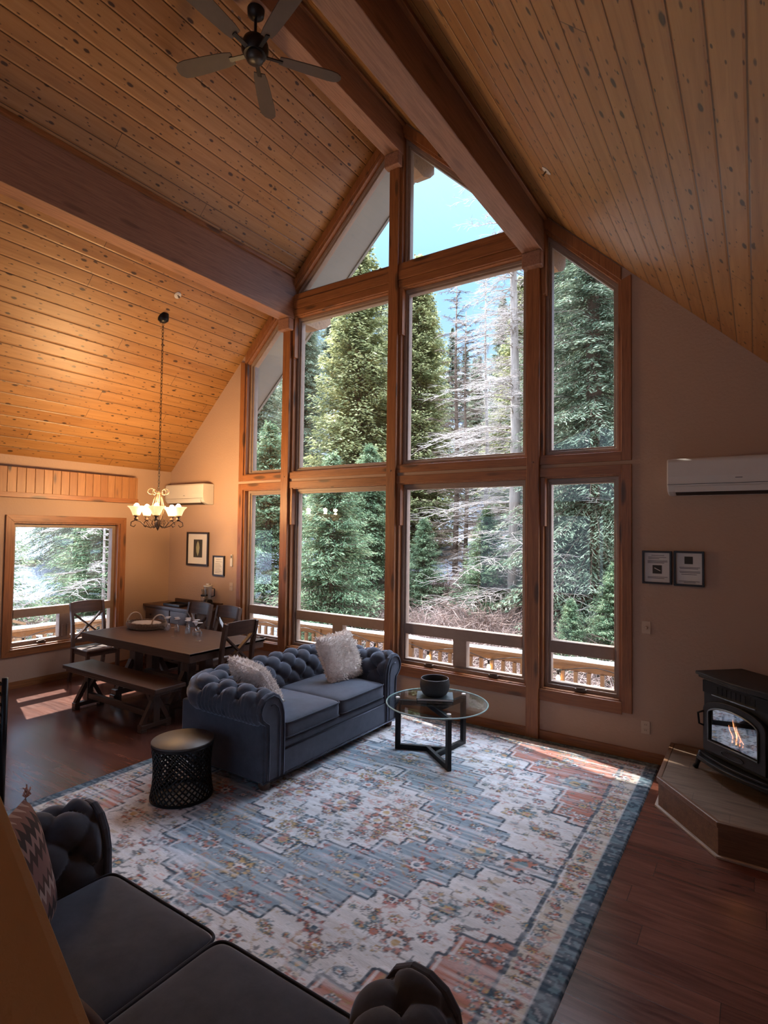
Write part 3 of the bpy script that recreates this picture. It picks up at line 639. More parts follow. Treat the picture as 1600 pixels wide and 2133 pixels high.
#@@INTERIOR@@
# ------------------------------------------------------------------ rug
def make_rug():
    X0, X1, Y0, Y1 = -.895, 2.845, -4.31, -.03; h = .0085
    nx, ny = int((X1-X0)/h)+1, int((Y1-Y0)/h)+1
    xs = np.linspace(X0, X1, nx); ys = np.linspace(Y0, Y1, ny); X, Y = np.meshgrid(xs, ys)
    cx, cy = .975, -2.17; rs = np.random.RandomState(5)
    def sm(shape, k, seed):   # smooth noise by bilinear upsampling
        r = np.random.RandomState(seed).rand(int(shape[0]/k[0])+3, int(shape[1]/k[1])+3)
        a = np.arange(shape[0])/k[0]; b = np.arange(shape[1])/k[1]; i = a.astype(int); j = b.astype(int); fa = (a-i)[:, None]; fb = (b-j)[None]
        return (r[i][:, j]*(1-fa)*(1-fb)+r[i+1][:, j]*fa*(1-fb)+r[i][:, j+1]*(1-fa)*fb+r[i+1][:, j+1]*fa*fb)
    wob = (sm(X.shape, (5, 5), 1)-.5)*.03
    dx = np.abs(X-cx+wob*.5); dy = np.abs(Y-cy+wob*.5)
    def stair(pts, dx, dy):   # region under a descending staircase in the quarter
        out = np.zeros_like(dx); lx = np.full_like(dx, 0)
        lim = np.zeros_like(dx); last = 0
        for x_, y_ in pts: m = (dx >= last) & (dx < x_); lim[m] = y_; last = x_
        return lim-dy          # >0 inside (measured along y)
    blue = [(.09, 1.45), (.26, 1.33), (.42, 1.24), (.56, 1.12), (.70, 1.03), (.80, .80), (.96, .68), (1.10, .46), (1.20, .30), (1.40, .14), (1.60, .07)]
    inn = [(.10, .76), (.22, .58), (.40, .47), (.53, .40), (.66, .24), (.78, .14), (.90, .04)]
    sal = [(.66, 9), (.70, 1.66), (.92, 1.53), (1.10, 1.34), (1.30, 1.17), (1.34, .92), (1.46, .74), (1.60, .66)]
    def edge(f, w): return np.abs(f) < w
    def regions(pts):
        a = stair(pts, dx, dy) > 0; e = np.zeros_like(a); k = 1
        for s0, s1 in ((k, 0), (-k, 0), (0, k), (0, -k)): e |= np.roll(a, (s0, s1), (0, 1)) != a
        return a, e
    B, Be = regions(blue); I, Ie = regions(inn); S_, Se = regions(sal)
    hx, hy = 1.60, 1.92
    field = (dx < hx) & (dy < hy); S_ = field & ~S_; Se &= field
    dxo, dyo = np.abs(X-(X0+X1)/2), np.abs(Y-(Y0+Y1)/2); hw, hh = (X1-X0)/2, (Y1-Y0)/2
    bd = np.minimum(hw-dxo, hh-dyo)
    cream = np.array([.66, .645, .65]); cream2 = np.array([.56, .51, .44]); bl = np.array([.26, .345, .42]); navy = np.array([.035, .06, .085]); rose = np.array([.46, .205, .155]); gold = np.array([.50, .35, .17]); ink = np.array([.05, .07, .09]); red = np.array([.42, .13, .10]); pale = np.array([.66, .66, .68]); tq = np.array([.17, .27, .31])
    col = np.zeros(X.shape+(3,)); col[:] = cream; col[~field] = cream2
    col[B] = bl; col[I] = pale*.92; col[S_] = rose
    def put(m, c, a=1.):
        col[m] = col[m]*(1-a)+c*a
    # ornaments: lobed palmettes, small leaves and broken outlines
    def palm(px, py, r, cols, seed, rot=0):
        i0, i1 = np.searchsorted(ys, (py-r*1.4, py+r*1.4)); j0, j1 = np.searchsorted(xs, (px-r*1.4, px+r*1.4))
        if i1 <= i0 or j1 <= j0: return
        xx, yy = X[i0:i1, j0:j1]-px, Y[i0:i1, j0:j1]-py; an = np.arctan2(yy, xx)+rot; rr = np.hypot(xx, yy)/r; q = np.random.RandomState(seed); n = q.randint(5, 9)
        R1 = .78+.17*np.cos(n*an); sub = col[i0:i1, j0:j1]; w = wob[i0:i1, j0:j1]*6; rr = rr+w
        m = rr < R1; sub[m] = cols[0]; e = (np.abs(rr-R1) < .13) & (np.sin(an*n*2.1+q.rand()*6) > -.5); sub[e] = sub[e]*.35+ink*.65
        m = rr < .5+.1*np.cos(n*an+2); sub[m] = cols[1]; e = np.abs(rr-.5) < .08; sub[e & (np.sin(an*9) > -.2)] = ink*1.4
        sub[rr < .24] = cols[2]
    pal = [(rose, pale, gold), (gold, cream, red), (tq, gold, rose), (pale, rose, tq), (red, cream, navy*2), (cream2, tq, gold), (bl, pale, rose), (rose, gold, navy*2)]
    # scattered small motifs everywhere (mirrored about the centre)
    for k in range(430):
        px, py = rs.rand()*hw, rs.rand()*hh; r = rs.choice([.022, .03, .04, .05, .065], p=[.3, .3, .2, .12, .08])
        cs = pal[rs.randint(8)]
        for sx_ in (-1, 1):
            for sy_ in (-1, 1): palm(cx+sx_*px, cy+sy_*py, r, cs, k, rs.rand())
    for px, py, r, c_ in [(.0, .0, .15, 0), (.0, .34, .10, 6), (.36, .06, .11, 0), (.36, .27, .07, 3), (.58, .0, .085, 1), (.0, .62, .075, 2), (0, 1.0, .10, 1), (.35, .92, .09, 3), (.62, .66, .09, 5), (.86, .36, .09, 4), (1.12, 0, .12, 5), (1.38, 0, .17, 3), (.25, 1.16, .06, 4), (1.36, 1.32, .16, 5), (1.5, .98, .07, 7), (1.1, 1.62, .13, 1), (.8, 1.35, .09, 5), (1.2, .62, .08, 2), (.5, 1.55, .09, 5), (.2, 1.72, .08, 0), (1.1, .98, .09, 0), (1.42, .45, .07, 7)]:
        for sx_ in (-1, 1):
            for sy_ in (-1, 1): palm(cx+sx_*px, cy+sy_*py, r, pal[c_], int(px*100+py*10), 0)
    for i in range(40):   # guard band rosettes
        for sgn in (-1, 1):
            t = i/39; palm((X0+X1)/2+sgn*(hw-.195), Y0+.15+t*(2*hh-.3), .062 if i % 3 == 0 else .035, pal[(i*3) % 8], i); palm(X0+.15+t*(2*hw-.3), (Y0+Y1)/2+sgn*(hh-.195), .062 if i % 3 == 0 else .035, pal[(i*5) % 8], i+50)
    # squiggly broken line work
    n1 = sm(X.shape, (7, 10), 31); n2 = sm(X.shape, (5, 7), 32); brk = sm(X.shape, (13, 11), 33)
    put((np.abs(n1-.5) < .03) & (brk > .6) & (bd > .1), ink, .75); put((np.abs(n2-.5) < .045) & (brk < .34) & (bd > .1), rose, .6); put((np.abs(n2-.5) < .04) & (sm(X.shape, (18, 15), 36) > .68), gold*.8, .6)
    d1 = sm(X.shape, (2.2, 5.5), 81); d2 = sm(X.shape, (2.2, 4.5), 82); cl = sm(X.shape, (16, 16), 83); cl2 = sm(X.shape, (20, 20), 84); fld = bd > .1
    put((d1 > .80) & (cl > .45) & fld, ink, .7); put((d2 > .80) & (cl2 > .5) & fld, red*1.2, .6); put((d1 < .17) & (cl2 < .5) & fld, gold*.8, .55); put((d2 < .18) & (cl < .5) & fld, bl*.8, .6)
    for e, o in ((Be, 0), (Ie, 0), (Se, 0)):
        put(e & (sm(X.shape, (9, 9), 41) > .16), navy*1.2, .95)
        sh = np.roll(e, (3, 3), (0, 1)) & ~e; put(sh, pale*1.08, .7)
    ln = (np.abs(dx-hx) < .012) & (dy < hy) | (np.abs(dy-hy) < .012) & (dx < hx); put(ln & (sm(X.shape, (7, 7), 42) > .2), navy*1.5, .9)
    m = bd < .105; col[m] = navy*1.25
    dia = sm(X.shape, (3, 3), 51); put(m & (dia > .62), tq*1.0, .55); put(m & (dia < .2) & (bd > .03), pale*.6, .55); put((np.abs(bd-.105) < .005), pale, .5)
    m = bd < .012; col[m] = navy*.6
    # horizontal abrash and wear
    st = sm(X.shape, (1.6, 26), 61); st2 = sm(X.shape, (3, 60), 62); wear = sm(X.shape, (60, 60), 63)
    a = np.clip((st-.38)*1.6, 0, .75)*(.45+.8*wear); a = np.where(bd < .1, a*.35, a); g = np.array([.60, .61, .65])
    col = col*(1-a[..., None])+g*a[..., None]; col *= (.80+.28*st2+.16*(st-.5))[..., None]
    col = np.clip(col*1.0, 0, 1)
    me = bpy.data.meshes.new('rug'); nv = nx*ny
    co = np.zeros((ny, nx, 3), np.float32); co[..., 0] = X; co[..., 1] = Y; co[..., 2] = .009+.0015*sm(X.shape, (40, 40), 70)
    co[..., 2] = np.where(bd < .006, .001, co[..., 2])
    idx = np.arange(nv).reshape(ny, nx); q = np.stack([idx[:-1, :-1], idx[:-1, 1:], idx[1:, 1:], idx[1:, :-1]], -1).reshape(-1, 4)
    me.vertices.add(nv); me.vertices.foreach_set('co', co.ravel()); me.loops.add(q.size); me.loops.foreach_set('vertex_index', q.ravel().astype(np.int32))
    me.polygons.add(len(q)); me.polygons.foreach_set('loop_start', np.arange(0, q.size, 4, dtype=np.int32)); me.polygons.foreach_set('loop_total', np.full(len(q), 4, np.int32)); me.update(calc_edges=True)
    ca = me.color_attributes.new('pattern', 'FLOAT_COLOR', 'POINT'); rgba = np.ones((nv, 4), np.float32); rgba[:, :3] = col.reshape(-1, 3); ca.data.foreach_set('color', rgba.ravel())
    t = NT('woven_rug_pattern'); at = t.n('Attribute'); at.attribute_name = 'pattern'
    n = t.noise(t.map((30, 260, 1)), 1., 3, .6); c = t.mix(1., at.outputs['Color'], t.ramp(n, [(.3, .82), (.7, 1.14)]), 'MULTIPLY'); t.bump(n, .35, .003)
    me.materials.append(t.p(Base_Color=c, Roughness=.95, Specular_IOR_Level=.1, Sheen_Weight=.1))
    o = bpy.data.objects.new('area_rug', me); C.objects.link(o); tag(o, 'large distressed blue, cream and salmon medallion rug with a navy border', 'rug')
make_rug()
# ------------------------------------------------------------------ sofas
def tuft(s, t, ps, pt, amp):
    a = s/ps+t/pt; b = s/ps-t/pt
    f = (abs(math.sin(PI*a))*abs(math.sin(PI*b)))**.5
    da = abs(a-round(a)); db = abs(b-round(b)); pit = math.exp(-((da*da+db*db)/.022))
    return amp*(f-.55)-amp*.9*pit
def sofa(loc, rz, label, n_cush=2):
    S_ = empty('chesterfield_sofa', loc, rz, label, 'sofa', 'grey velvet chesterfield sofas')
    V1, V2 = Mt['velvet'], Mt['velvet2']
    inner, yf, yb, rc = .735, .40, -.35, .07
    prof = [(-.01, .36), (-.012, .44), (-.012, .50), (-.008, .56), (.0, .615), (.018, .665), (.05, .715), (.09, .748), (.135, .765), (.185, .762), (.235, .74), (.275, .70), (.298, .65), (.300, .595), (.28, .55), (.245, .515), (.20, .50)]
    P = [Vector((p[0], p[1])) for p in prof]; cum = [0]
    for i in range(1, len(P)): cum.append(cum[-1]+(P[i]-P[i-1]).length)
    T = cum[-1]; NTp = 64
    def pf(t):
        for i in range(1, len(P)):
            if t <= cum[i]+1e-9: f = (t-cum[i-1])/(cum[i]-cum[i-1]); p = P[i-1].lerp(P[i], f); d = (P[i]-P[i-1]).normalized(); return p, d
        return P[-1], (P[-1]-P[-2]).normalized()
    # path: front of left arm, round the back, front of right arm
    path = []
    def seg(a, b, n):
        for i in range(n): f = i/n; path.append((a[0]+(b[0]-a[0])*f, a[1]+(b[1]-a[1])*f, None))
    la = yf-(yb+rc)
    L1 = la; L2 = rc*PI/2; L3 = 2*(inner-rc); tot = 2*L1+2*L2+L3
    def pp(s):
        if s < L1: return Vector((-inner, yf-s)), Vector((-1, 0)), 0
        s -= L1
        if s < L2: a = s/rc; return Vector((-inner+rc-rc*math.cos(a), yb+rc-rc*math.sin(a))), Vector((-math.cos(a), -math.sin(a))), 1
        s -= L2
        if s < L3: return Vector((-inner+rc+s, yb)), Vector((0, -1)), 2
        s -= L3
        if s < L2: a = s/rc; return Vector((inner-rc+rc*math.sin(a), yb+rc-rc*math.cos(a))), Vector((math.sin(a), -math.cos(a))), 1
        s -= L2; return Vector((inner, yb+rc+s)), Vector((1, 0)), 0
    ps = L3/6.; pt = .235
    def part(s0, s1, ph, name, lab=None):
        n = int((s1-s0)/.0125); vs = []
        for i in range(n+1):
            s = s0+(s1-s0)*i/n; p, nr, _ = pp(min(s, tot-1e-6)); fe = min(1, (s-0)/.05, (tot-s)/.05); fe = max(0, fe)
            for k in range(NTp+1):
                t = T*k/NTp; q, d = pf(t); nn = Vector((-d.y, d.x))  # outward of the padding
                fade = min(1, max(0, (t-.10)/.06))*min(1, max(.0, (T*.80-t)/.10)); am = tuft(s-ph, t-.26, ps, pt, .046)*fade*fe
                gat = 0
                if t > T*.62: gat = .005*math.sin((s-ph)*2*PI/ps*5+math.sin(s*9)*1.5)*min(1, (t-T*.62)/.1)
                round_ = -.02*(1-fe)**2
                o = q+nn*(am+gat+round_)
                vs.append((p.x+nr.x*o.x, p.y+nr.y*o.x, o.y))
        m = NTp+1; fs = [(i*m+k, i*m+k+1, (i+1)*m+k+1, (i+1)*m+k) for i in range(n) for k in range(NTp)]
        mb = MB(); mb.add(vs, fs, True); return mb.build(name, V1, S_)
    mid = L1+L2/2
    part(0, mid, L1+L2, 'tufted_arm'); part(mid, tot-mid, L1+L2, 'tufted_backrest'); part(tot-mid, tot, L1+L2, 'tufted_arm')
    # buttons
    bt = MB()
    for r_ in range(0, 3):
        t = .26+(r_-0)*pt/2; q, d = pf(t); nn = Vector((-d.y, d.x))
        k = -6
        while k < 16:
            s = L1+L2+(k+(.5 if r_ % 2 else 0))*ps; k += 1
            if s < .06 or s > tot-.06: continue
            p, nr, _ = pp(s); o = q+nn*(-.052); bt.sup(.02, .02, .02, 1, 1, 8, 6, c=(p.x+nr.x*o.x, p.y+nr.y*o.x, o.y))
    bt.build('buttons', V2, S_)
    # base, outside panels, apron
    fr = MB(); fr.box(-.93, .93, -.55, .40, .07, .335); fr.box(-.955, -.735, -.57, .415, .07, .56); fr.box(.735, .955, -.57, .415, .07, .56); fr.box(-.94, .94, -.57, -.36, .07, .56)
    fr.build('frame', V1, S_, .02)
    ap = MB(); ap.box(-.745, .745, .39, .425, .085, .27); ap.build('apron', V1, S_, .008)
    dk = MB(); dk.box(-.735, .735, .38, .418, .275, .335); dk.build('deck_rail', V1, S_, .016)
    pp_ = MB(); pp_.tube([(-.96, .43, .08), (.96, .43, .08)], .008, 8); pp_.tube([(-.745, .42, .272), (.745, .42, .272)], .006, 8); pp_.build('welt', V2, S_)
    # arm fronts: scroll panel with a piped outline
    for s in (-1, 1):
        out = [(inner*s+s*x, z) for x, z in [(-.012, .08), (-.012, .45), (-.006, .58), (.02, .66), (.06, .72), (.12, .752), (.18, .75), (.235, .725), (.272, .68), (.285, .62), (.27, .565), (.235, .53), (.20, .51), (.20, .08)]]
        a = MB(); a.prism(out, .395, .43); a = a.build('arm_front', V1, S_, .010)
        pi = [(inner*s+s*x, .435, z) for x, z in [(.012, .09), (.012, .45), (.018, .57), (.04, .645), (.08, .70), (.13, .727), (.18, .722), (.225, .70), (.253, .66), (.262, .62), (.25, .575), (.215, .54), (.178, .515), (.172, .40), (.172, .09)]]
        MB().tube(pi, .008, 8).build('piping', V2, a)
        pi = [(inner*s+s*x, .437, z) for x, z in [(.06, .09), (.06, .56), (.085, .63), (.125, .665), (.165, .66)]]
        MB().tube(pi, .005, 8).build('piping', V2, a)
    cw = 2*.725/n_cush
    for i in range(n_cush):
        x = -.725+cw*(i+.5)
        def dsp(v): v.z += .028*(1-(v.x/(cw/2))**2)*(1-(v.y/.39)**2)*(1 if v.z > 0 else 0); return v
        c = MB(); c.sup(cw-.006, .78, .155, .26, .13, 64, 20, c=(x, .04, .412), disp=dsp); c = c.build('seat_cushion', V1, S_)
        for zz in (.06, -.055):
            pts = []
            for k in range(64):
                a = 2*PI*k/64; e = .13; cx_, sy_ = math.cos(a), math.sin(a); pts.append((x+(cw-.004)/2*math.copysign(abs(cx_)**e, cx_)*1.0, 0.04+.392*math.copysign(abs(sy_)**e, sy_), .412+zz))
            MB().tube(pts, .0065, 8, closed=True).build('piping', V2, c)
    for sx_ in (-1, 1):
        for y_ in (.36, -.49): MB().lathe([(.03, 0), (.042, .015), (.046, .04), (.036, .068), (.03, .075)], 20, Matrix.Translation((sx_*.88, y_, 0))).build('foot', Mt['darkz'], S_)
    return S_
def fluffy(loc, rot, label, w=.48, seed=1):
    P_ = empty('throw_pillow', loc, 0, label, 'pillow', 'fluffy cream pillows on the sofa by the windows'); P_.rotation_euler = rot
    rs = np.random.RandomState(seed); b = MB()
    def shp(v):
        u = abs(v.x)/(w/2); q = abs(v.z)/(w/2); return v
    nu = 34; vs = []; fs = []; pts = []
    for side in (1, -1):
        for i in range(nu+1):
            for j in range(nu+1):
                u = -1+2*i/nu; v = -1+2*j/nu; th = .075*((1-u**4)*(1-v**4))**.6; pin = 1-.06*(u*u*(1-v*v)*0+ (1-abs(u))*abs(v)**6+(1-abs(v))*abs(u)**6)
                p = Vector((u*w/2*pin, side*th, v*w/2*pin)); p += Vector((0, side*.008*mnoise.noise(p*18), 0)); vs.append(p); pts.append((p, side))
        o = 0 if side == 1 else (nu+1)**2
        fs += [(o+i*(nu+1)+j, o+(i+1)*(nu+1)+j, o+(i+1)*(nu+1)+j+1, o+i*(nu+1)+j+1) for i in range(nu) for j in range(nu)]
    b.add(vs, fs, True)
    t = NT('cream_fleece_%d' % seed); n = t.noise(scale=40, detail=4); t.bump(n, .5, .01); m = t.p(Base_Color=t.ramp(n, [(.3, (.74, .66, .61)), (.7, (.92, .87, .83))]), Roughness=.95, Sheen_Weight=.4)
    body = b.build('cover', m, P_)
    f = MB(); fv = []; ff = []
    for k in range(9000):
        u, v = rs.rand()*2-1, rs.rand()*2-1; sd_ = 1 if rs.rand() < .6 else -1; th = .075*((1-u**4)*(1-v**4))**.6
        p = np.array([u*w/2*.99, sd_*th, v*w/2*.99]); n_ = np.array([u**3*1.2, sd_*1., v**3*1.2]); n_ /= np.linalg.norm(n_); n_ = n_+rs.randn(3)*.45; l_ = .012+.012*rs.rand(); s_ = rs.randn(3); s_ = np.cross(s_, n_); s_ = s_/np.linalg.norm(s_)*.0035
        b0 = len(fv); fv += [tuple(p-s_), tuple(p+s_), tuple(p+n_*l_*.6+s_+rs.randn(3)*.003), tuple(p+n_*l_+rs.randn(3)*.004)]; ff.append((b0, b0+1, b0+2, b0+3))
    f.v = fv; f.f = ff; f.sm = [False]*len(ff); f.build('fleece', m, P_, fix=False, kind='stuff')
    return P_
sofa((-.005, -1.475, .010), -PI/2, 'grey-blue velvet chesterfield sofa by the window wall, holding two fluffy pillows')
sofa((1.86, -4.50, .010), 0, 'grey velvet chesterfield sofa in the foreground, seen from behind and above')
fluffy((-.12, -2.01, .69), (math.radians(38), math.radians(6), math.radians(-6)), 'fluffy cream pillow leaning in the near corner of the sofa, seen edge on', .45, 1)
fluffy((-.02, -.93, .735), (math.radians(-26), math.radians(-3), math.radians(-96+180)), 'fluffy beige pillow standing upright near the far arm of the sofa', .48, 2)
# patterned pillow on the near sofa
pt = NT('woven_ikat_fabric'); x, y, z = pt.sep(); zz = pt.math('ADD', z, pt.math('MULTIPLY', pt.math('ABSOLUTE', pt.math('SUBTRACT', pt.math('FRACT', pt.math('MULTIPLY', x, 22.)), .5)), .09))
fr_ = pt.math('FRACT', pt.math('MULTIPLY', zz, 3.1)); pc = pt.ramp(fr_, [(0, (.24, .12, .11)), (.24, (.07, .035, .032)), (.38, (.34, .20, .18)), (.50, (.045, .028, .03)), (.66, (.22, .11, .10)), (.8, (.42, .30, .27)), (.9, (.09, .045, .04))], 'CONSTANT')
pt.bump(pt.noise(scale=200), .3, .002); ikat = pt.p(Base_Color=pc, Roughness=.9)
P_ = empty('throw_pillow', (1.30, -4.55, .725), 0, 'pink and dark brown patterned pillow with tassels at the far end of the near sofa', 'pillow'); P_.location.z = .70; P_.rotation_euler = (math.radians(14), 0, math.radians(-45))
nu = 24; vs = []; fs = []
for side in (1, -1):
    for i in range(nu+1):
        for j in range(nu+1):
            u = -1+2*i/nu; v = -1+2*j/nu; vs.append((u*.24, side*.075*((1-u**4)*(1-v**4))**.6, v*.24))
    o_ = 0 if side == 1 else (nu+1)**2; fs += [(o_+i*(nu+1)+j, o_+(i+1)*(nu+1)+j, o_+(i+1)*(nu+1)+j+1, o_+i*(nu+1)+j+1) for i in range(nu) for j in range(nu)]
MB().add(vs, fs, True).build('cover', ikat, P_)
tz = MB(); rs = np.random.RandomState(3)
for c_ in ((.24, .24), (.24, -.24), (-.24, .24), (-.24, -.24)):
    for k in range(9): tz.tube([(c_[0], 0, c_[1]), (c_[0]*1.05+rs.randn()*.008, rs.randn()*.01, c_[1]*1.05+rs.randn()*.008), (c_[0]*1.11+rs.randn()*.012, rs.randn()*.015, c_[1]*1.11-.01+rs.randn()*.012)], .003, 5)
tz.build('tassels', flat('pink_yarn', (.45, .27, .24), .9), P_)
# brown pillow against the sofa back, nearest the sloping guard wall
P_ = MB(); P_.sup(.34, .12, .34, .9, .45, 40, 20); P_ = P_.build('lumbar_pillow', Mt['leather'], None); P_.location = (2.06, -4.73, .655); P_.rotation_euler = (math.radians(14), 0, 0)
tag(P_, 'brown suede pillow peeking out beside the ochre sloping wall', 'pillow')
# sloping stair guard wall in the near left corner
mb = MB(); ya, yb = -5.26, -5.12
def top(x): return 1.37-(x-2.84)*.80
xs_ = [1.2+.06*i for i in range(56)]
prof = [(0, -.030), (.006, -.014), (.02, -.004), (.045, 0), (.095, 0), (.12, -.004), (.134, -.014), (.14, -.030)]
vs = []; xs_ = [x for x in xs_ if top(x) > .02]
for x in xs_:
    for dy, dz in prof: vs.append((x, ya+dy, top(x)+dz))
    vs.append((x, yb, .0)); vs.append((x, ya, .0))
m = len(prof)+2; fs = [(i*m+k, i*m+(k+1) % m, (i+1)*m+(k+1) % m, (i+1)*m+k) for i in range(len(xs_)-1) for k in range(m)]+[tuple(range(m)), tuple((len(xs_)-1)*m+k for k in range(m))]
mb.add(vs, fs, False); struct('wall_stair', mb, Mt['orange'])
# ------------------------------------------------------------------ coffee table, bowl, book
CT = empty('coffee_table', (1.12, -.95, .010), 0, 'round glass coffee table on a black metal pinwheel base', 'coffee table')
MB().prism([(.461*math.cos(2*PI*k/96), .461*math.sin(2*PI*k/96)) for k in range(96)], .455, .469, 'z').build('glass_top', Mt['tglass'], CT)
MB().tube([(.461*math.cos(2*PI*k/96), .461*math.sin(2*PI*k/96), .462) for k in range(96)], .0068, 8, closed=True).build('polished_edge', flat('glass_edge', (.30, .42, .40), .12, bump=0), CT)
angs = [math.radians(a) for a in (-46, 75, 196)]; rho = .10; rl = .372
tri = [Vector((rho*math.cos(a+math.radians(-22)), rho*math.sin(a+math.radians(-22)), 0)) for a in angs]
bases = [MB(), MB()]
for i in range(3):
    p = Vector((rl*math.cos(angs[i]), rl*math.sin(angs[i]), 0)); 
    e = tri[i]; e2 = tri[(i-1) % 3]; d = (e2-p).normalized()
    for base, z in zip(bases, (.0225, .43)): base.bar(p+Vector((0, 0, z)), p+d*((e2-p).length)+Vector((0, 0, z)), .034, .045)
    ang = math.atan2(d.y, d.x); mtx = Matrix.Translation(p) @ Matrix.Rotation(ang, 4, 'Z')
    MB().box(-.02, .03, -.018, .018, 0, .4525, mtx).build('leg', Mt['black'], CT, .002)
    MB().lathe([(.0, .4525), (.021, .4525), (.021, .455)], 20, Matrix.Translation(p)).build('disc', Mt['chrome'], CT)
    MB().lathe([(0, .476), (.017, .476), (.02, .4735), (.02, .469), (0, .469)], 20, Matrix.Translation(p)).build('glass_fixing', Mt['white'], CT)
for base in bases: base.build('pinwheel_frame', Mt['black'], CT, .002)
BK = empty('book', (1.05, -.86, .4795), math.radians(28), 'thin book lying under the black bowl on the glass table', 'book')
MB().box(-.16, .16, -.115, .115, .003, .020).build('pages', Mt['paper'], BK); MB().box(-.165, .168, -.12, .12, 0, .003).box(-.165, .168, -.12, .12, .020, .024).box(-.168, -.162, -.12, .12, 0, .024).build('cover', flat('dark_teal_cover', (.05, .07, .08), .4), BK, .001)
bw = flat('black_speckled_ceramic', (.018, .018, .02), .6, nz=.5, scale=120, bump=.4)
BO = empty('bowl', (1.045, -.855, .5035), 0, 'wide black stoneware bowl on the book', 'bowl')
MB().lathe([(.0, 0), (.085, 0), (.112, .018), (.134, .055), (.140, .095), (.136, .135), (.129, .155), (.124, .157), (.121, .15), (.127, .11), (.124, .06), (.10, .02), (0, .012)], 64).build('vessel', bw, BO)
MB().tube([(.1265*math.cos(a), .1265*math.sin(a), .1565) for a in [2*PI*k/64 for k in range(64)]], .0035, 8, closed=True).build('rim', flat('worn_grey_rim', (.12, .12, .13), .4), BO)
# ------------------------------------------------------------------ lattice stool
ST = empty('side_table', (-.085, -2.78, .010), 0, 'black pierced metal drum side table beside the sofa arm', 'side table')
rf = lambda z: .205+.022*(2*z/.42-1)**2
MB().lathe([(0, .405), (.225, .405), (.228, .41), (.228, .418), (.224, .422), (0, .422)], 64).build('tabletop', flat('dark_bronze_top', (.06, .052, .048), .5, .3, bump=0), ST)
lt = MB(); NH = 30
for dirn in (-1, 1):
    for k in range(NH):
        pts = []
        for i in range(22):
            z = .02+.37*i/21; a = 2*PI*k/NH+dirn*2*PI*(i/21)*8.5/NH; pts.append((rf(z)*math.cos(a), rf(z)*math.sin(a), z))
        lt.tube(pts, .0062, 5, caps=False)
lt.build('lattice', Mt['black'], ST)
MB().lathe([(.222, 0), (.230, .004), (.230, .02), (.222, .024), (.215, .02), (.215, .004), (.222, 0)], 64, cap=False).build('base_ring', Mt['black'], ST)
MB().lathe([(.218, .385), (.228, .39), (.228, .404), (.21, .404), (.21, .39), (.218, .385)], 64, cap=False).build('top_ring', Mt['black'], ST)
# ------------------------------------------------------------------ dining furniture
DT = empty('dining_table', (-2.24, -1.35, 0), 0, 'dark rectangular trestle dining table with a thick plank top', 'dining table')
MB().box(-1.03, 1.03, -.52, .52, .735, .76).box(-1.02, 1.02, -.51, .51, .665, .735).build('tabletop', Mt['dark'], DT, .004)
for s in (-1, 1):
    MB().box(-1.03 if s < 0 else .92, -.92 if s < 0 else 1.03, -.521, .521, .7345, .7612).build('breadboard_end', Mt['darky'], DT, .002)
    pd = empty('pedestal', (s*.50, 0, 0), 0); pd.parent = DT
    MB().box(-.05, .05, -.40, .40, .07, .13).build('foot_beam', Mt['darky'], pd, .006); MB().box(-.045, .045, -.38, .38, .60, .665).build('head_beam', Mt['darky'], pd, .006)
    MB().box(-.06, .06, -.17, -.06, .13, .60).box(-.06, .06, .06, .17, .13, .60).box(-.05, .05, -.42, -.32, 0, .075).box(-.05, .05, .32, .42, 0, .075).build('columns', Mt['darkz'], pd, .006)
    [MB().bar((0, q*.34, .12), (0, q*.17, .44), .06, .06, (1, 0, 0)).build('brace', Mt['darkz'], pd) for q in (-1, 1)]
MB().box(-.46, .46, -.04, .04, .22, .31).build('stretcher', Mt['dark'], DT, .006)
BN = empty('dining_bench', (-2.16, -2.03+.16, 0), 0, 'long dark trestle bench in front of the dining table', 'bench')
BN.location = (-2.16, -2.02, 0)
MB().box(-.87, .87, -.175, .175, .425, .465).box(-.84, .84, -.15, .15, .39, .425).build('seat', Mt['dark'], BN, .005)
for s in (-1, 1):
    lg = empty('leg_assembly', (s*.62, 0, 0), 0); lg.parent = BN
    MB().box(-.035, .035, -.17, .17, .03, .075).box(-.035, .035, -.17, -.11, 0, .03).box(-.035, .035, .11, .17, 0, .03).build('foot_beam', Mt['darky'], lg, .005)
    MB().box(-.035, .035, -.035, .035, .075, .39).build('column', Mt['darkz'], lg, .004)
    [MB().bar((0, q*.145, .07), (0, q*.03, .28), .045, .045, (1, 0, 0)).build('brace', Mt['darkz'], lg) for q in (-1, 1)]
    MB().bar((s*.0, 0, .20), (-s*.17, 0, .39), .04, .04, (0, 1, 0)).build('corner_brace', Mt['darkz'], lg)
MB().box(-.60, .60, -.025, .025, .10, .16).build('stretcher', Mt['dark'], BN, .004)
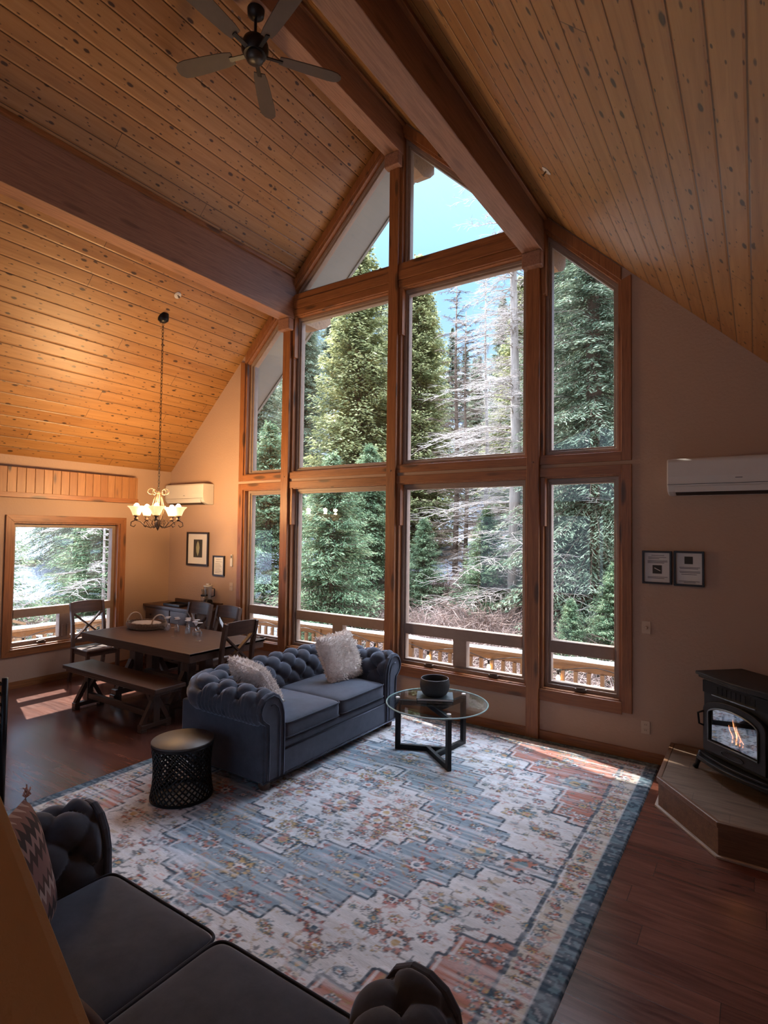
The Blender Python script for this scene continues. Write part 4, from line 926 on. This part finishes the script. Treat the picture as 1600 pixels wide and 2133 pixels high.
def chair(label):      # origin on the floor under the seat, facing +x, back at x=-.21
    ch = empty('dining_chair', (0, 0, 0), 0, label, 'chair', 'x-back wooden chairs around the dining table')
    MB().box(-.21, .23, -.225, .225, .435, .465).build('seat', Mt['dark'], ch, .012)
    MB().box(-.19, .20, -.205, -.185, .38, .435).box(-.19, .20, .185, .205, .38, .435).box(.185, .205, -.2, .2, .38, .435).box(-.2, -.18, -.2, .2, .38, .435).build('seat_frame', Mt['dark'], ch)
    for s in (-1, 1):
        MB().bar((.19, s*.195, 0), (.19, s*.195, .435), .042, .042).build('leg', Mt['darkz'], ch, .004)
        pts = [(-.27, s*.205, 0), (-.205, s*.205, .25), (-.19, s*.205, .46), (-.215, s*.205, .75), (-.275, s*.205, 1.03)]
        b = MB()
        for i in range(4): b.bar(pts[i], pts[i+1], .05, .036, (0, 1, 0))
        b.build('leg', Mt['darkz'], ch, .003)
        MB().bar((.18, s*.195, .17), (-.2, s*.2, .17), .02, .032).build('side_stretcher', Mt['dark'], ch)
    b = MB(); n = 10; vs = []
    for i in range(n+1):
        y = -.20+.40*i/n; c = -.022*(1-(y/.2)**2)
        for xx, z in ((-.232+c, .89), (-.262+c, 1.035), (-.284+c, 1.035), (-.254+c, .89)): vs.append((xx, y, z+(.012*(1-(y/.2)**2) if z > 1 else 0)))
    fs = [(i*4+k, i*4+(k+1) % 4, (i+1)*4+(k+1) % 4, (i+1)*4+k) for i in range(n) for k in range(4)]+[(0, 1, 2, 3), tuple(n*4+k for k in range(4))]
    b.add(vs, fs); b.build('crest_rail', Mt['darky'], ch, .004)
    MB().bar((-.195, -.19, .53), (-.195, .19, .53), .022, .05).build('lower_rail', Mt['darky'], ch, .003)
    MB().bar((-.198, -.19, .55), (-.243, .19, .89), .022, .048, (1, 0, 0)).build('cross_slat', Mt['darkz'], ch, .003)
    MB().bar((-.198, .19, .55), (-.243, -.19, .89), .022, .048, (1, 0, 0)).build('cross_slat', Mt['darkz'], ch, .003)
    return ch
c0 = chair('x-back wooden chair at the left end of the table under the square window')
def put_chair(x, y, rz, lab, first=None):
    c = first or copy_tree(c0); c.location = (x, y, 0); c.rotation_euler = (0, 0, rz); c['label'] = lab
put_chair(-3.72, -1.42, math.radians(-3), c0['label'], c0)
put_chair(-1.36, -1.29, PI+math.radians(-3), 'x-back wooden chair at the end of the dining table nearest the sofa')
put_chair(-2.66, -.86, -PI/2+.03, 'x-back wooden chair on the far side of the table, in front of the sideboard')
put_chair(-2.11, -.86, -PI/2-.02, 'x-back wooden chair on the far side of the table, nearest the tall windows')
# sideboard
SB = empty('sideboard', (-3.52, -.24, 0), 0, 'dark wooden sideboard standing in the corner behind the dining table', 'sideboard')
MB().box(-.60, .60, -.20, .20, .10, .86).build('body', Mt['darkz'], SB, .004); MB().box(-.64, .64, -.225, .22, .86, .895).build('worktop', Mt['dark'], SB, .006); MB().box(-.42, .64, .175, .22, .895, .955).build('gallery_rail', Mt['dark'], SB, .006)
for sx_ in (-1, 1):
    for sy_ in (-1, 1): MB().box(sx_*.57-.03, sx_*.57+.03, sy_*.17-.03, sy_*.17+.03, 0, .1).build('leg', Mt['darkz'], SB)
for i in range(2):
    d = MB().box(-.57+i*.58, -.01+i*.58, -.216, -.2, .66, .84).build('drawer', Mt['dark'], SB, .004)
    for q in (.14, .42): MB().lathe([(.006, 0), (.008, .012), (.016, .02), (.012, .028), (0, .03)], 14, Matrix.Translation((-.57+i*.58+q, -.216, .75)) @ Matrix.Rotation(PI/2, 4, 'X')).build('knob', Mt['iron'], d)
    d = MB().box(-.57+i*.58, -.01+i*.58, -.216, -.2, .13, .64).build('door', Mt['darkz'], SB, .004)
    MB().lathe([(.006, 0), (.008, .012), (.016, .02), (.012, .028), (0, .03)], 14, Matrix.Translation((-.07+i*.18, -.216, .42)) @ Matrix.Rotation(PI/2, 4, 'X')).build('knob', Mt['iron'], d)
tr = MB(); tr.ring([(-.19, -.12), (.19, -.12), (.19, .12), (-.19, .12)], [(-.175, -.105), (.175, -.105), (.175, .105), (-.175, .105)], 0, .035, 'z'); tr.box(-.18, .18, -.11, .11, .0, .006); tr = tr.build('serving_tray', flat('black_lacquer', (.015, .013, .013), .35), None, .002); tr.location = (-3.55, -.29, .896); tag(tr, 'black rectangular tray on the sideboard', 'tray')
BL = empty('blender', (-3.05, -.16, .896), .4, 'blender with a clear jug and black base on the right end of the sideboard', 'blender')
MB().lathe([(.075, 0), (.078, .02), (.062, .10), (.05, .115), (0, .115)], 24).build('motor_base', Mt['black'], BL)
cg = glass('clear_jug', (.86, .88, .88), .06)
MB().lathe([(.042, .115), (.047, .13), (.062, .30), (.059, .30), (.044, .135), (0, .125)], 24, cap=False).build('jug', cg, BL)
MB().lathe([(.064, .30), (.064, .318), (.03, .325), (.03, .345), (0, .345)], 24).build('lid', Mt['white'], BL); MB().tube([(.06, 0, .28), (.10, 0, .27), (.10, 0, .17), (.052, 0, .155)], .008, 8).build('handle', Mt['black'], BL)
CO = empty('coffee_grinder', (-3.17, -.13, .896), 0, 'small glass and black coffee maker left of the blender on the sideboard', 'coffee maker')
MB().lathe([(.045, 0), (.045, .02), (.03, .04), (.03, .05)], 20).build('foot', Mt['black'], CO); MB().lathe([(.03, .05), (.045, .07), (.045, .13), (.03, .15)], 20, cap=False).build('glass_carafe', cg, CO); MB().lathe([(.048, .15), (.05, .165), (.046, .175), (0, .175)], 20).build('collar', Mt['black'], CO); MB().lathe([(.03, .175), (.044, .25), (.042, .25), (.028, .178)], 20, cap=False).build('glass_hopper', cg, CO)
# basket
BS = empty('basket', (-2.92, -1.22, .7615), math.radians(8), 'oval wicker basket with two hoop handles on the dining table', 'basket')
bm_ = MB(); 
for k in range(8):
    z = .008+k*.0095; r_ = .185+.018*math.sin(k/7*PI*.6)
    bm_.tube([(1.35*r_*math.cos(a), r_*math.sin(a), z+.003*math.sin(a*22+k*PI)) for a in [2*PI*i/88 for i in range(88)]], .0062, 6, closed=True)
bm_.build('woven_side', Mt['wicker'], BS)
MB().lathe([(0, .004), (.18, .004), (.19, .012), (0, .012)], 40, Matrix.Diagonal((1.33, 1, 1, 1))).build('base', Mt['wicker'], BS)
MB().sup(.42, .30, .05, .6, 1, 40, 10, c=(0, 0, .055)).build('napkin_liner', flat('tan_linen', (.42, .31, .22), .9, bump=.3), BS)
for s in (-1, 1):
    pts = [(s*.215, .11*math.cos(a), .07+.11*math.sin(a)) for a in [PI*i/16 for i in range(17)]]
    MB().tube(pts, .009, 8).build('handle', flat('pale_rattan', (.36, .22, .13), .6), BS)
# wine glasses, upside down: broad foot on top, fine stem, bowl on the table
gm = glass('wine_glass', (.95, .95, .95), .06)
def wine():
    g = empty('wine_glass', (0, 0, .7618))
    MB().lathe([(.026, 0), (.033, .022), (.030, .05), (.012, .072), (.0045, .08), (.003, .08), (.010, .070), (.028, .05), (.031, .022), (.024, 0), (.026, 0)], 20, cap=False).build('bowl', gm, g)
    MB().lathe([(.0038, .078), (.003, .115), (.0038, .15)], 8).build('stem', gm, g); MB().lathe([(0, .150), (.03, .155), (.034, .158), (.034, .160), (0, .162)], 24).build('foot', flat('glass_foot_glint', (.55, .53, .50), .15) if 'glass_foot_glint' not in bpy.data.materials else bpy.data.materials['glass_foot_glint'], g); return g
gp = [(-2.60, -1.13), (-2.53, -1.20), (-2.47, -1.10), (-2.37, -1.17), (-2.33, -1.04), (-2.25, -1.10), (-2.17, -1.17), (-2.12, -1.07), (-2.03, -1.17), (-1.92, -1.19)]
wnm = ['upside-down wine glass nearest the basket', 'second upside-down wine glass from the basket', 'third upside-down wine glass from the basket', 'fourth upside-down wine glass from the basket', 'fifth upside-down wine glass from the basket', 'sixth upside-down wine glass from the basket', 'seventh upside-down wine glass from the basket', 'eighth upside-down wine glass from the basket', 'upside-down wine glass next to last toward the sofa', 'upside-down wine glass at the end of the row toward the sofa']
w0 = wine()
for i, (x, y) in enumerate(gp):
    g = w0 if i == 0 else copy_tree(w0); g.location = (x, y, .7618); tag(g, wnm[i]+' on the dining table', 'wine glass', 'upside-down wine glasses on the dining table')
def upright(x, y, lab):
    g = empty('wine_glass', (x, y, .7618), 0, lab, 'wine glass', 'upright wine glasses on the dining table')
    MB().lathe([(0, 0), (.036, 0), (.034, .003), (.004, .008)], 24).build('foot', gm, g); MB().lathe([(.004, .006), (.0035, .09)], 8).build('stem', gm, g); MB().lathe([(.004, .088), (.018, .10), (.036, .102), (.038, .105), (.03, .106), (.0, .1)], 24, cap=False).build('bowl', gm, g)
upright(-2.16, -1.36, 'shallow glass standing in front of the row, nearer the basket'); upright(-1.72, -1.37, 'shallow glass standing in front of the row, nearer the sofa')
# ------------------------------------------------------------------ chandelier
CHX, CHY, CHT = -2.475, -1.402, 4.606
CH = empty('chandelier', (CHX, CHY, 0), 0, 'bronze scroll chandelier with five glowing glass shades over the dining table', 'chandelier')
MB().lathe([(0, 4.545), (.03, 4.55), (.062, 4.575), (.066, 4.60), (.066, 4.66), (0, 4.66)], 28).build('canopy', Mt['black'], CH)
ch = MB(); z = 4.55; k = 0
while z > 2.50:
    pts = []
    for i in range(12):
        a = 2*PI*i/12; u_, w_ = .011*math.cos(a), .026*math.sin(a); pts.append((u_ if k % 2 else 0, 0 if k % 2 else u_, z-.024+w_))
    ch.tube(pts, .0032, 5, closed=True); z -= .042; k += 1
ch.build('chain', Mt['black'], CH)
MB().lathe([(.0, 2.50), (.012, 2.49), (.02, 2.46), (.012, 2.43), (.012, 2.15), (.03, 2.12), (.036, 2.08), (.02, 2.04), (.006, 2.01), (0, 2.0)], 18).build('stem', Mt['chrome'], CH)
shm = NT('alabaster_glass'); n = shm.noise(scale=30, detail=4); shm.p(Base_Color=(.9, .78, .55, 1), Roughness=.35, Emission_Color=shm.ramp(n, [(.3, (1., .55, .20)), (.7, (1., .72, .36))]), Emission_Strength=.65); shm = shm.m
for i in range(5):
    a = math.radians(18+72*i+15); d = Vector((math.cos(a), math.sin(a), 0)); rr = .245
    MB().tube([d*.03+Vector((0, 0, 2.44)), d*.05+Vector((0, 0, 2.38)), d*.075+Vector((0, 0, 2.26)), d*.045+Vector((0, 0, 2.14)), d*.02+Vector((0, 0, 2.1))], .005, 6).build('centre_rib', Mt['chrome'], CH)
    if i < 4:
        sc_ = [d*(.01+.0)+Vector((0, 0, 2.45))]+[d*(.085+.04*math.cos(q))+Vector((0, 0, 2.475+.035*math.sin(q))) for q in [PI*1.1-PI*1.9*t/12 for t in range(13)]]
        MB().tube(sc_, .0045, 6).build('top_scroll', Mt['chrome'], CH)
    pts = [d*.02+Vector((0, 0, 2.07)), d*.08+Vector((0, 0, 2.035)), d*.15+Vector((0, 0, 2.06)), d*.20+Vector((0, 0, 2.11)), d*.255+Vector((0, 0, 2.125)), d*.30+Vector((0, 0, 2.10)), d*.305+Vector((0, 0, 2.06)), d*.27+Vector((0, 0, 2.045)), d*.25+Vector((0, 0, 2.07))]
    arm = MB().tube(pts, .006, 8).build('arm', Mt['chrome'], CH)
    MB().tube([d*.09+Vector((0, 0, 2.04)), d*.13+Vector((0, 0, 2.10)), d*.10+Vector((0, 0, 2.14)), d*.06+Vector((0, 0, 2.11)), d*.075+Vector((0, 0, 2.075))], .0045, 6).build('inner_scroll', Mt['chrome'], arm)
    MB().lathe([(.006, 2.12), (.028, 2.135), (.018, 2.15), (.018, 2.165), (.034, 2.175), (.030, 2.19), (0, 2.19)], 18, Matrix.Translation(d*rr)).build('cup', Mt['chrome'], arm)
    sh = MB().lathe([(.040, 2.185), (.046, 2.20), (.060, 2.235), (.075, 2.262), (.102, 2.288), (.100, 2.291), (.072, 2.266), (.056, 2.237), (.042, 2.203), (.036, 2.19)], 32, Matrix.Translation(d*rr), cap=False).build('glass_shade', shm, CH)
    MB().lathe([(.012, 2.195), (.014, 2.22), (.024, 2.25), (.031, 2.28), (.028, 2.305), (.016, 2.322), (0, 2.327)], 20, Matrix.Translation(d*rr)).build('bulb', Mt['bulb'], sh)
    ld = bpy.data.lights.new('bulb_light', 'POINT'); ld.energy = 19; ld.color = (1, .60, .27); ld.shadow_soft_size = .03; lo = bpy.data.objects.new('bulb_light', ld); C.objects.link(lo); lo.parent = CH; lo.location = d*rr+Vector((0, 0, 2.365))
# ------------------------------------------------------------------ ceiling fan
FN = empty('ceiling_fan', (0, -2.28, 0), 0, 'dark bronze five-blade ceiling fan hanging from the ridge beam', 'ceiling fan')
MB().lathe([(0, 6.43), (.03, 6.435), (.07, 6.47), (.075, 6.53), (0, 6.53)], 28).build('canopy', Mt['black'], FN); MB().lathe([(.013, 6.22), (.013, 6.44)], 12).build('downrod', Mt['black'], FN)
MB().lathe([(0, 6.27), (.05, 6.265), (.10, 6.24), (.115, 6.20), (.115, 6.15), (.095, 6.115), (.0, 6.11)], 36).build('motor_housing', Mt['black'], FN)
MB().lathe([(.0, 6.045), (.045, 6.048), (.072, 6.07), (.075, 6.112), (0, 6.115)], 32).build('switch_cup', flat('bronze_cap', (.045, .042, .04), .4, .6), FN)
bw_ = flat('fan_blade_walnut', (.042, .029, .028), .6, nz=.15)
for i in range(5):
    a = math.radians(54+72*i); mtx = Matrix.Rotation(a, 4, 'Z') @ Matrix.Translation((0, 0, 6.135)) @ Matrix.Rotation(math.radians(12), 4, 'X')
    ol = [(.20, -.045), (.26, -.056), (.45, -.066), (.62, -.07), (.68, -.062), (.715, -.035), (.725, 0), (.715, .035), (.68, .062), (.62, .07), (.45, .066), (.26, .056), (.20, .045)]
    vs = [mtx @ Vector((x, y, z)) for z in (-.004, .004) for x, y in ol]; n = len(ol)
    vs = [Matrix.Rotation(a, 4, 'Z') @ Matrix.Diagonal((1.06, 1.12, 1, 1)) @ Matrix.Rotation(-a, 4, 'Z') @ v for v in vs]
    bl_ = MB().add(vs, [tuple(range(n-1, -1, -1)), tuple(range(n, 2*n))]+[(k, (k+1) % n, n+(k+1) % n, n+k) for k in range(n)]).build('blade', bw_, FN)
    MB().box(.09, .24, -.018, .018, -.014, -.006, mtx).build('blade_iron', Mt['black'], bl_)
# ------------------------------------------------------------------ air conditioners
def ac(x0, x1, z0, z1, lab):
    cx = (x0+x1)/2; A = empty('air_conditioner', (cx, 0, z0), 0, lab, 'air conditioner', 'wall mounted mini split units'); w = (x1-x0)/2; h = z1-z0
    prof = [(-.001, 0), (-.10, 0.004), (-.175, .03), (-.205, .075), (-.21, h*.5), (-.205, h-.02), (-.19, h), (-.001, h)]
    MB().prism(prof, -w, w, 'x').build('housing', Mt['white'], A, .012)
    MB().prism([(-.19, .028), (-.207, .07), (-.211, .07), (-.194, .024)], -w*.88, w*.88, 'x').build('louver', Mt['white'], A); MB().prism([(-.12, .004), (-.186, .028), (-.186, .022), (-.12, .0)], -w*.87, w*.87, 'x').build('outlet_slot', Mt['black'], A)
    MB().box(-w*.99, w*.99, -.2125, -.20, .088, .0915).build('seam', Mt['iron'], A); MB().box(w*.0, w*.10, -.2125, -.2115, .13, .136).build('badge', Mt['ink'], A)
ac(-4.05, -3.16, 2.39, 2.70, 'white mini split air conditioner in the left corner above the sideboard')
ac(2.93, 3.93, 2.37, 2.68, 'white mini split air conditioner high on the right wall section')
# ------------------------------------------------------------------ pictures and plates on the gable wall
def frame(x0, x1, z0, z1, bw, lab, cat, group=None):
    Fm = empty('picture_frame', ((x0+x1)/2, 0, (z0+z1)/2), 0, lab, cat, group); w, h = (x1-x0)/2, (z1-z0)/2
    o = [(-w, -h), (w, -h), (w, h), (-w, h)]; MB().ring(o, inset(o, bw), -.03, -.001).build('frame_moulding', flat('black_frame', (.014, .008, .008), .4) if 'black_frame' not in bpy.data.materials else bpy.data.materials['black_frame'], Fm, .002)
    return Fm, w-bw, h-bw
def lines(Fm, rows, yy=-.0135):
    mb = MB()
    for x0, x1, z in rows: mb.box(x0, x1, yy, yy+.001, z-.0022, z+.0022)
    mb.build('text_lines', Mt['ink'], Fm)
f, w, h = frame(-3.74, -3.24, 1.475, 1.98, .026, 'framed leaf print with a wide cream mat above the sideboard', 'picture'); MB().box(-w, w, -.012, -.002, -h, h).build('mat_board', Mt['mat'], f); MB().box(-.095, .105, -.014, -.012, -.13, .14).build('print', Mt['artdk'], f)
lv = [(.005, -.11), (.035, -.05), (.045, .02), (.03, .08), (.005, .12), (-.02, .08), (-.035, .02), (-.025, -.05)]; MB().prism(lv, -.0155, -.014).build('leaf_motif', Mt['fern'], f)
f, w, h = frame(-3.13, -2.88, 1.345, 1.64, .018, 'small framed typed notice to the right of the leaf print', 'picture'); MB().box(-w, w, -.012, -.002, -h, h).build('sheet', Mt['paper'], f); lines(f, [(-.06, .06, .09), (-.07, .07, .06)]+[(-.08, .02+.02*(k % 3), .03-.022*k) for k in range(7)])
f, w, h = frame(2.705, 2.945, 1.59, 1.885, .017, 'framed instruction sheet on the right wall with a small dark photo in the middle', 'picture', 'framed instruction sheets'); MB().box(-w, w, -.012, -.002, -h, h).build('sheet', Mt['paper'], f); MB().box(-.035, .04, -.014, -.012, -.055, .02).build('photo', Mt['artdk'], f); MB().bar((-.02, -.0145, -.005), (.028, -.0145, -.03), .002, .006).build('photo_detail', Mt['paper'], f)
lines(f, [(-.045, .06, .107), (-.07, .075, .09), (-.07, .02, .078), (-.075, .085, .06), (-.075, .085, .05), (-.075, .06, .04), (-.075, .085, -.085), (-.075, .06, -.096)])
f, w, h = frame(2.962, 3.195, 1.585, 1.89, .017, 'framed instruction sheet on the right wall with a small dark photo at its top', 'picture', 'framed instruction sheets'); MB().box(-w, w, -.012, -.002, -h, h).build('sheet', Mt['paper'], f); MB().box(-.035, .03, -.014, -.012, .04, .105).build('photo', Mt['artdk'], f)
lines(f, [(-.075, .085, .01), (-.07, .07, -.0), (-.075, .085, -.025), (-.07, .085, -.035), (-.06, .06, -.05), (-.08, .08, -.11), (-.04, .05, -.12)])
def plate(x, z, lab, cat, kind):
    P_ = empty('wall_plate', (x, 0, z), 0, lab, cat); pm = flat('almond_plate', (.50, .37, .27), .45, bump=0, nz=.02) if 'almond_plate' not in bpy.data.materials else bpy.data.materials['almond_plate']
    MB().box(-.037, .037, -.007, -.001, -.058, .058).build('cover_plate', pm, P_, .003)
    if kind == 'outlet':
        for s in (-1, 1):
            o = MB().box(-.017, .017, -.0095, -.007, s*.024-.014, s*.024+.014).build('socket', pm, P_, .002); MB().box(-.008, -.005, -.010, -.0095, s*.024-.005, s*.024+.006).box(.005, .008, -.010, -.0095, s*.024-.005, s*.024+.006).build('slots', Mt['black'], o)
    elif kind == 'dimmer': MB().lathe([(.014, 0), (.014, .012), (.011, .018), (0, .018)], 20, Matrix.Translation((0, -.007, 0)) @ Matrix.Rotation(PI/2, 4, 'X')).build('knob', pm, P_)
    else:
        for s in (-1, 1): MB().box(s*.015-.006, s*.015+.006, -.013, -.007, -.010, .012).build('toggle', pm, P_, .002)
plate(2.735, 1.193, 'almond dimmer switch on the right wall section below the framed sheets', 'light switch', 'dimmer'); plate(2.727, .303, 'almond electrical outlet low on the right wall section', 'outlet', 'outlet'); plate(-2.74, 1.204, 'almond double light switch between the sideboard and the window', 'light switch', 'switch')
RM = empty('remote_control', (-2.735, 0, 1.58), 0, 'small white air conditioner remote in a wall holder beside the window trim', 'remote control'); MB().box(-.024, .024, -.022, -.001, -.085, .02).build('holder', Mt['white'], RM, .004); MB().box(-.019, .019, -.018, -.004, -.07, .085).build('handset', Mt['white'], RM, .003); MB().box(-.013, .013, -.0195, -.018, .035, .07).build('display', Mt['ink'], RM)
for x, y, lab in ((-2.23, -1.383, 'white sprinkler head on the left ceiling slope near the chandelier canopy'), (2.241, -1.339, 'white sprinkler head on the right ceiling slope beside the dark beam')):
    z = roof(x); s = math.copysign(1, x); E_ = empty('sprinkler_head', (x, y, z), 0, lab, 'sprinkler', 'fire sprinkler heads in the ceiling'); E_.rotation_euler = (0, s*math.atan(SL), 0)
    MB().lathe([(.012, .002), (.04, .002), (.044, -.006), (.03, -.012), (.012, -.01)], 24).build('escutcheon', Mt['white'], E_); MB().lathe([(0, -.045), (.014, -.045), (.014, -.042), (.005, -.04), (.007, -.01), (0, -.008)], 14).build('nozzle', Mt['chrome'], E_)
# ------------------------------------------------------------------ hearth and stove
HT = empty('hearth', (0, 0, 0), 0, 'raised corner hearth with plank tiles and wooden edge', 'hearth')
hp = [(2.93, -.02), (2.93, -.86), (3.345, -1.375), (4.19, -1.375), (4.19, -.02)]
MB().prism(inset(hp, .012), .0, .185, 'z').build('plinth', Mt['hearthw'], HT)
MB().ring(hp, inset(hp, .035), .185, .222, 'z').build('edge_band', Mt['hearthw'], HT, .005); MB().ring(inset(hp, -.012), inset(hp, .012), 0, .016, 'z').build('toe_trim', flat('pale_toe_trim', (.38, .30, .24), .5), HT, .003)
tl = NT('hearth_floor_tile'); x, y, z = tl.sep(); i_ = tl.math('FLOOR', tl.math('DIVIDE', y, .2)); fv = tl.math('FRACT', tl.math('ADD', tl.math('DIVIDE', x, .61), tl.math('MULTIPLY', i_, .37))); fu = tl.math('FRACT', tl.math('DIVIDE', y, .2))
g_ = tl.noise(tl.map((1.2, 11, 1)), 2.2, 6, .6, .8); c_ = tl.ramp(g_, [(.3, (.10, .065, .045)), (.5, (.18, .125, .088)), (.7, (.25, .18, .13))]); gr = tl.math('MAXIMUM', tl.math('LESS_THAN', fv, .006), tl.math('LESS_THAN', fu, .018)); c_ = tl.mix(tl.math('MULTIPLY', gr, .6), c_, (.06, .04, .03))
MB().prism(inset(hp, .036), .185, .219, 'z').build('tiles', tl.p(Base_Color=c_, Roughness=.4), HT)
SV = empty('pellet_stove', (3.53, -.60, .2225), math.radians(-43), 'black cast iron stove with an arched glass door and a small fire inside', 'stove')
# local frame: front faces -y, left front corner at (-.33,-.1)
I_ = Mt['iron']
MB().box(-.30, .30, -.14, .24, .13, .70).build('firebox', I_, SV, .012)
def arcp(w, y0, d, n=9): return [(-w+2*w*i/n, y0-d*math.sin(PI*i/n)) for i in range(n+1)]
MB().prism(arcp(.355, -.165, .045)+[(.335, .26), (-.335, .26)], .72, .745, 'z').prism(arcp(.335, -.155, .04)+[(.32, .25), (-.32, .25)], .70, .72, 'z').build('top_plate', I_, SV, .006)
MB().prism(arcp(.335, -.16, .05)+[(.32, .2), (-.32, .2)], .115, .135, 'z').build('bottom_plate', I_, SV, .004); MB().prism(arcp(.31, -.20, .05)+[(.31, -.14), (-.31, -.14)], .085, .115, 'z').build('ash_lip', I_, SV, .006)
door = [(-.27, .17), (.27, .17), (.27, .48)]+[(.27*math.cos(t), .48+.095*math.sin(t)) for t in [PI*k/12 for k in range(1, 12)]]+[(-.27, .48)]
win = [(-.215, .255), (.215, .255), (.215, .46)]+[(.215*math.cos(t), .46+.065*math.sin(t)) for t in [PI*k/12 for k in range(1, 12)]]+[(-.215, .46)]
dr = MB().ring(door, win, -.175, -.145).build('door', I_, SV, .005)
MB().tube([(x, -.18, z) for x, z in win], .007, 8, closed=True).build('gasket_rim', flat('steel_rim', (.16, .17, .17), .28, .9, bump=0), dr)
MB().prism(win, -.166, -.161).build('glass_pane', glass('stove_glass', (.75, .75, .78), .34), dr)
MB().tube([(-.262, -.172, .35), (-.285, -.195, .36), (-.29, -.20, .44), (-.262, -.172, .46)], .008, 8).build('handle', Mt['black'], dr)
MB().tube([(.16*math.cos(t)*.6, -.178, .205+.022*math.sin(t)) for t in [2*PI*k/24 for k in range(24)]], .004, 6, closed=True).build('oval_crest', I_, dr)
gv = MB(); gv.box(-.29, .29, -.155, -.14, .60, .69)
for k in range(9): gv.box(-.17+k*.04, -.145+k*.04, -.158, -.15, .615, .67)
gv.build('top_grille', Mt['black'], SV); MB().bar((-.19, -.165, .602), (.19, -.165, .602), .014, .008).build('trim_strip', flat('nickel_strip', (.35, .36, .36), .2, .9, bump=0), SV)
MB().prism([(x*.93, z) for x, z in win], -.150, -.1405).build('chamber_wall', flat('soot', (.012, .010, .010), .9), SV)
for sx_ in (-1, 1):
    for y_ in (-.15, .20): MB().tube([(sx_*.30, y_, .13), (sx_*.325, y_-.01, .08), (sx_*.335, y_-.02, .03), (sx_*.345, y_-.03, .002)], [.028, .02, .015, .022], 10).build('leg', I_, SV)
lg = MB(); lg.tube([(-.15, -.155, .30), (.12, -.152, .29)], .008, 8); lg.tube([(-.10, -.154, .335), (.16, -.153, .31)], .007, 8); lg.build('logs', Mt['bark'], SV)
fl = NT('flame'); n = fl.noise(scale=30, detail=3); fl.p(Base_Color=(0, 0, 0, 1), Emission_Color=fl.ramp(n, [(.3, (1, .16, .03)), (.7, (1, .55, .22))]), Emission_Strength=3.)
fm = MB()
for k, (x, hgt, r_) in enumerate([(-.02, .12, .012), (.015, .17, .016), (.045, .13, .012), (.07, .07, .009)]): fm.tube([(x, -.156, .30), (x+.008, -.157, .30+hgt*.4), (x-.02, -.157, .30+hgt*.75), (x-.03, -.156, .30+hgt)], [r_*.3, r_*.3, r_*.24, .001], 8)
fm.build('flames', fl.m, SV)
# ------------------------------------------------------------------ black metal rack at the left edge
RK = empty('log_rack', (-1.03, -3.62, 0), math.radians(6), 'black metal rack with silvery rungs at the left edge beside the rug', 'metal rack')
for x, y in ((0, 0), (0, -.42), (-.34, 0), (-.34, -.42)): MB().tube([(x, y, 0), (x, y, .92)], .022, 12).build('upright', Mt['black'], RK)
for k in range(5):
    z = .58+k*.075; MB().tube([(0, 0, z), (0, -.42, z), (-.34, -.42, z), (-.34, 0, z)], .009, 8, closed=True).build('rung', flat('polished_rung', (.35, .36, .36), .22, .9, bump=0) if 'polished_rung' not in bpy.data.materials else bpy.data.materials['polished_rung'], RK)
MB().box(-.34, 0, -.42, 0, .28, .54).build('bin', Mt['iron'], RK, .006); MB().box(-.34, 0, -.42, 0, .06, .09).build('shelf', Mt['iron'], RK)
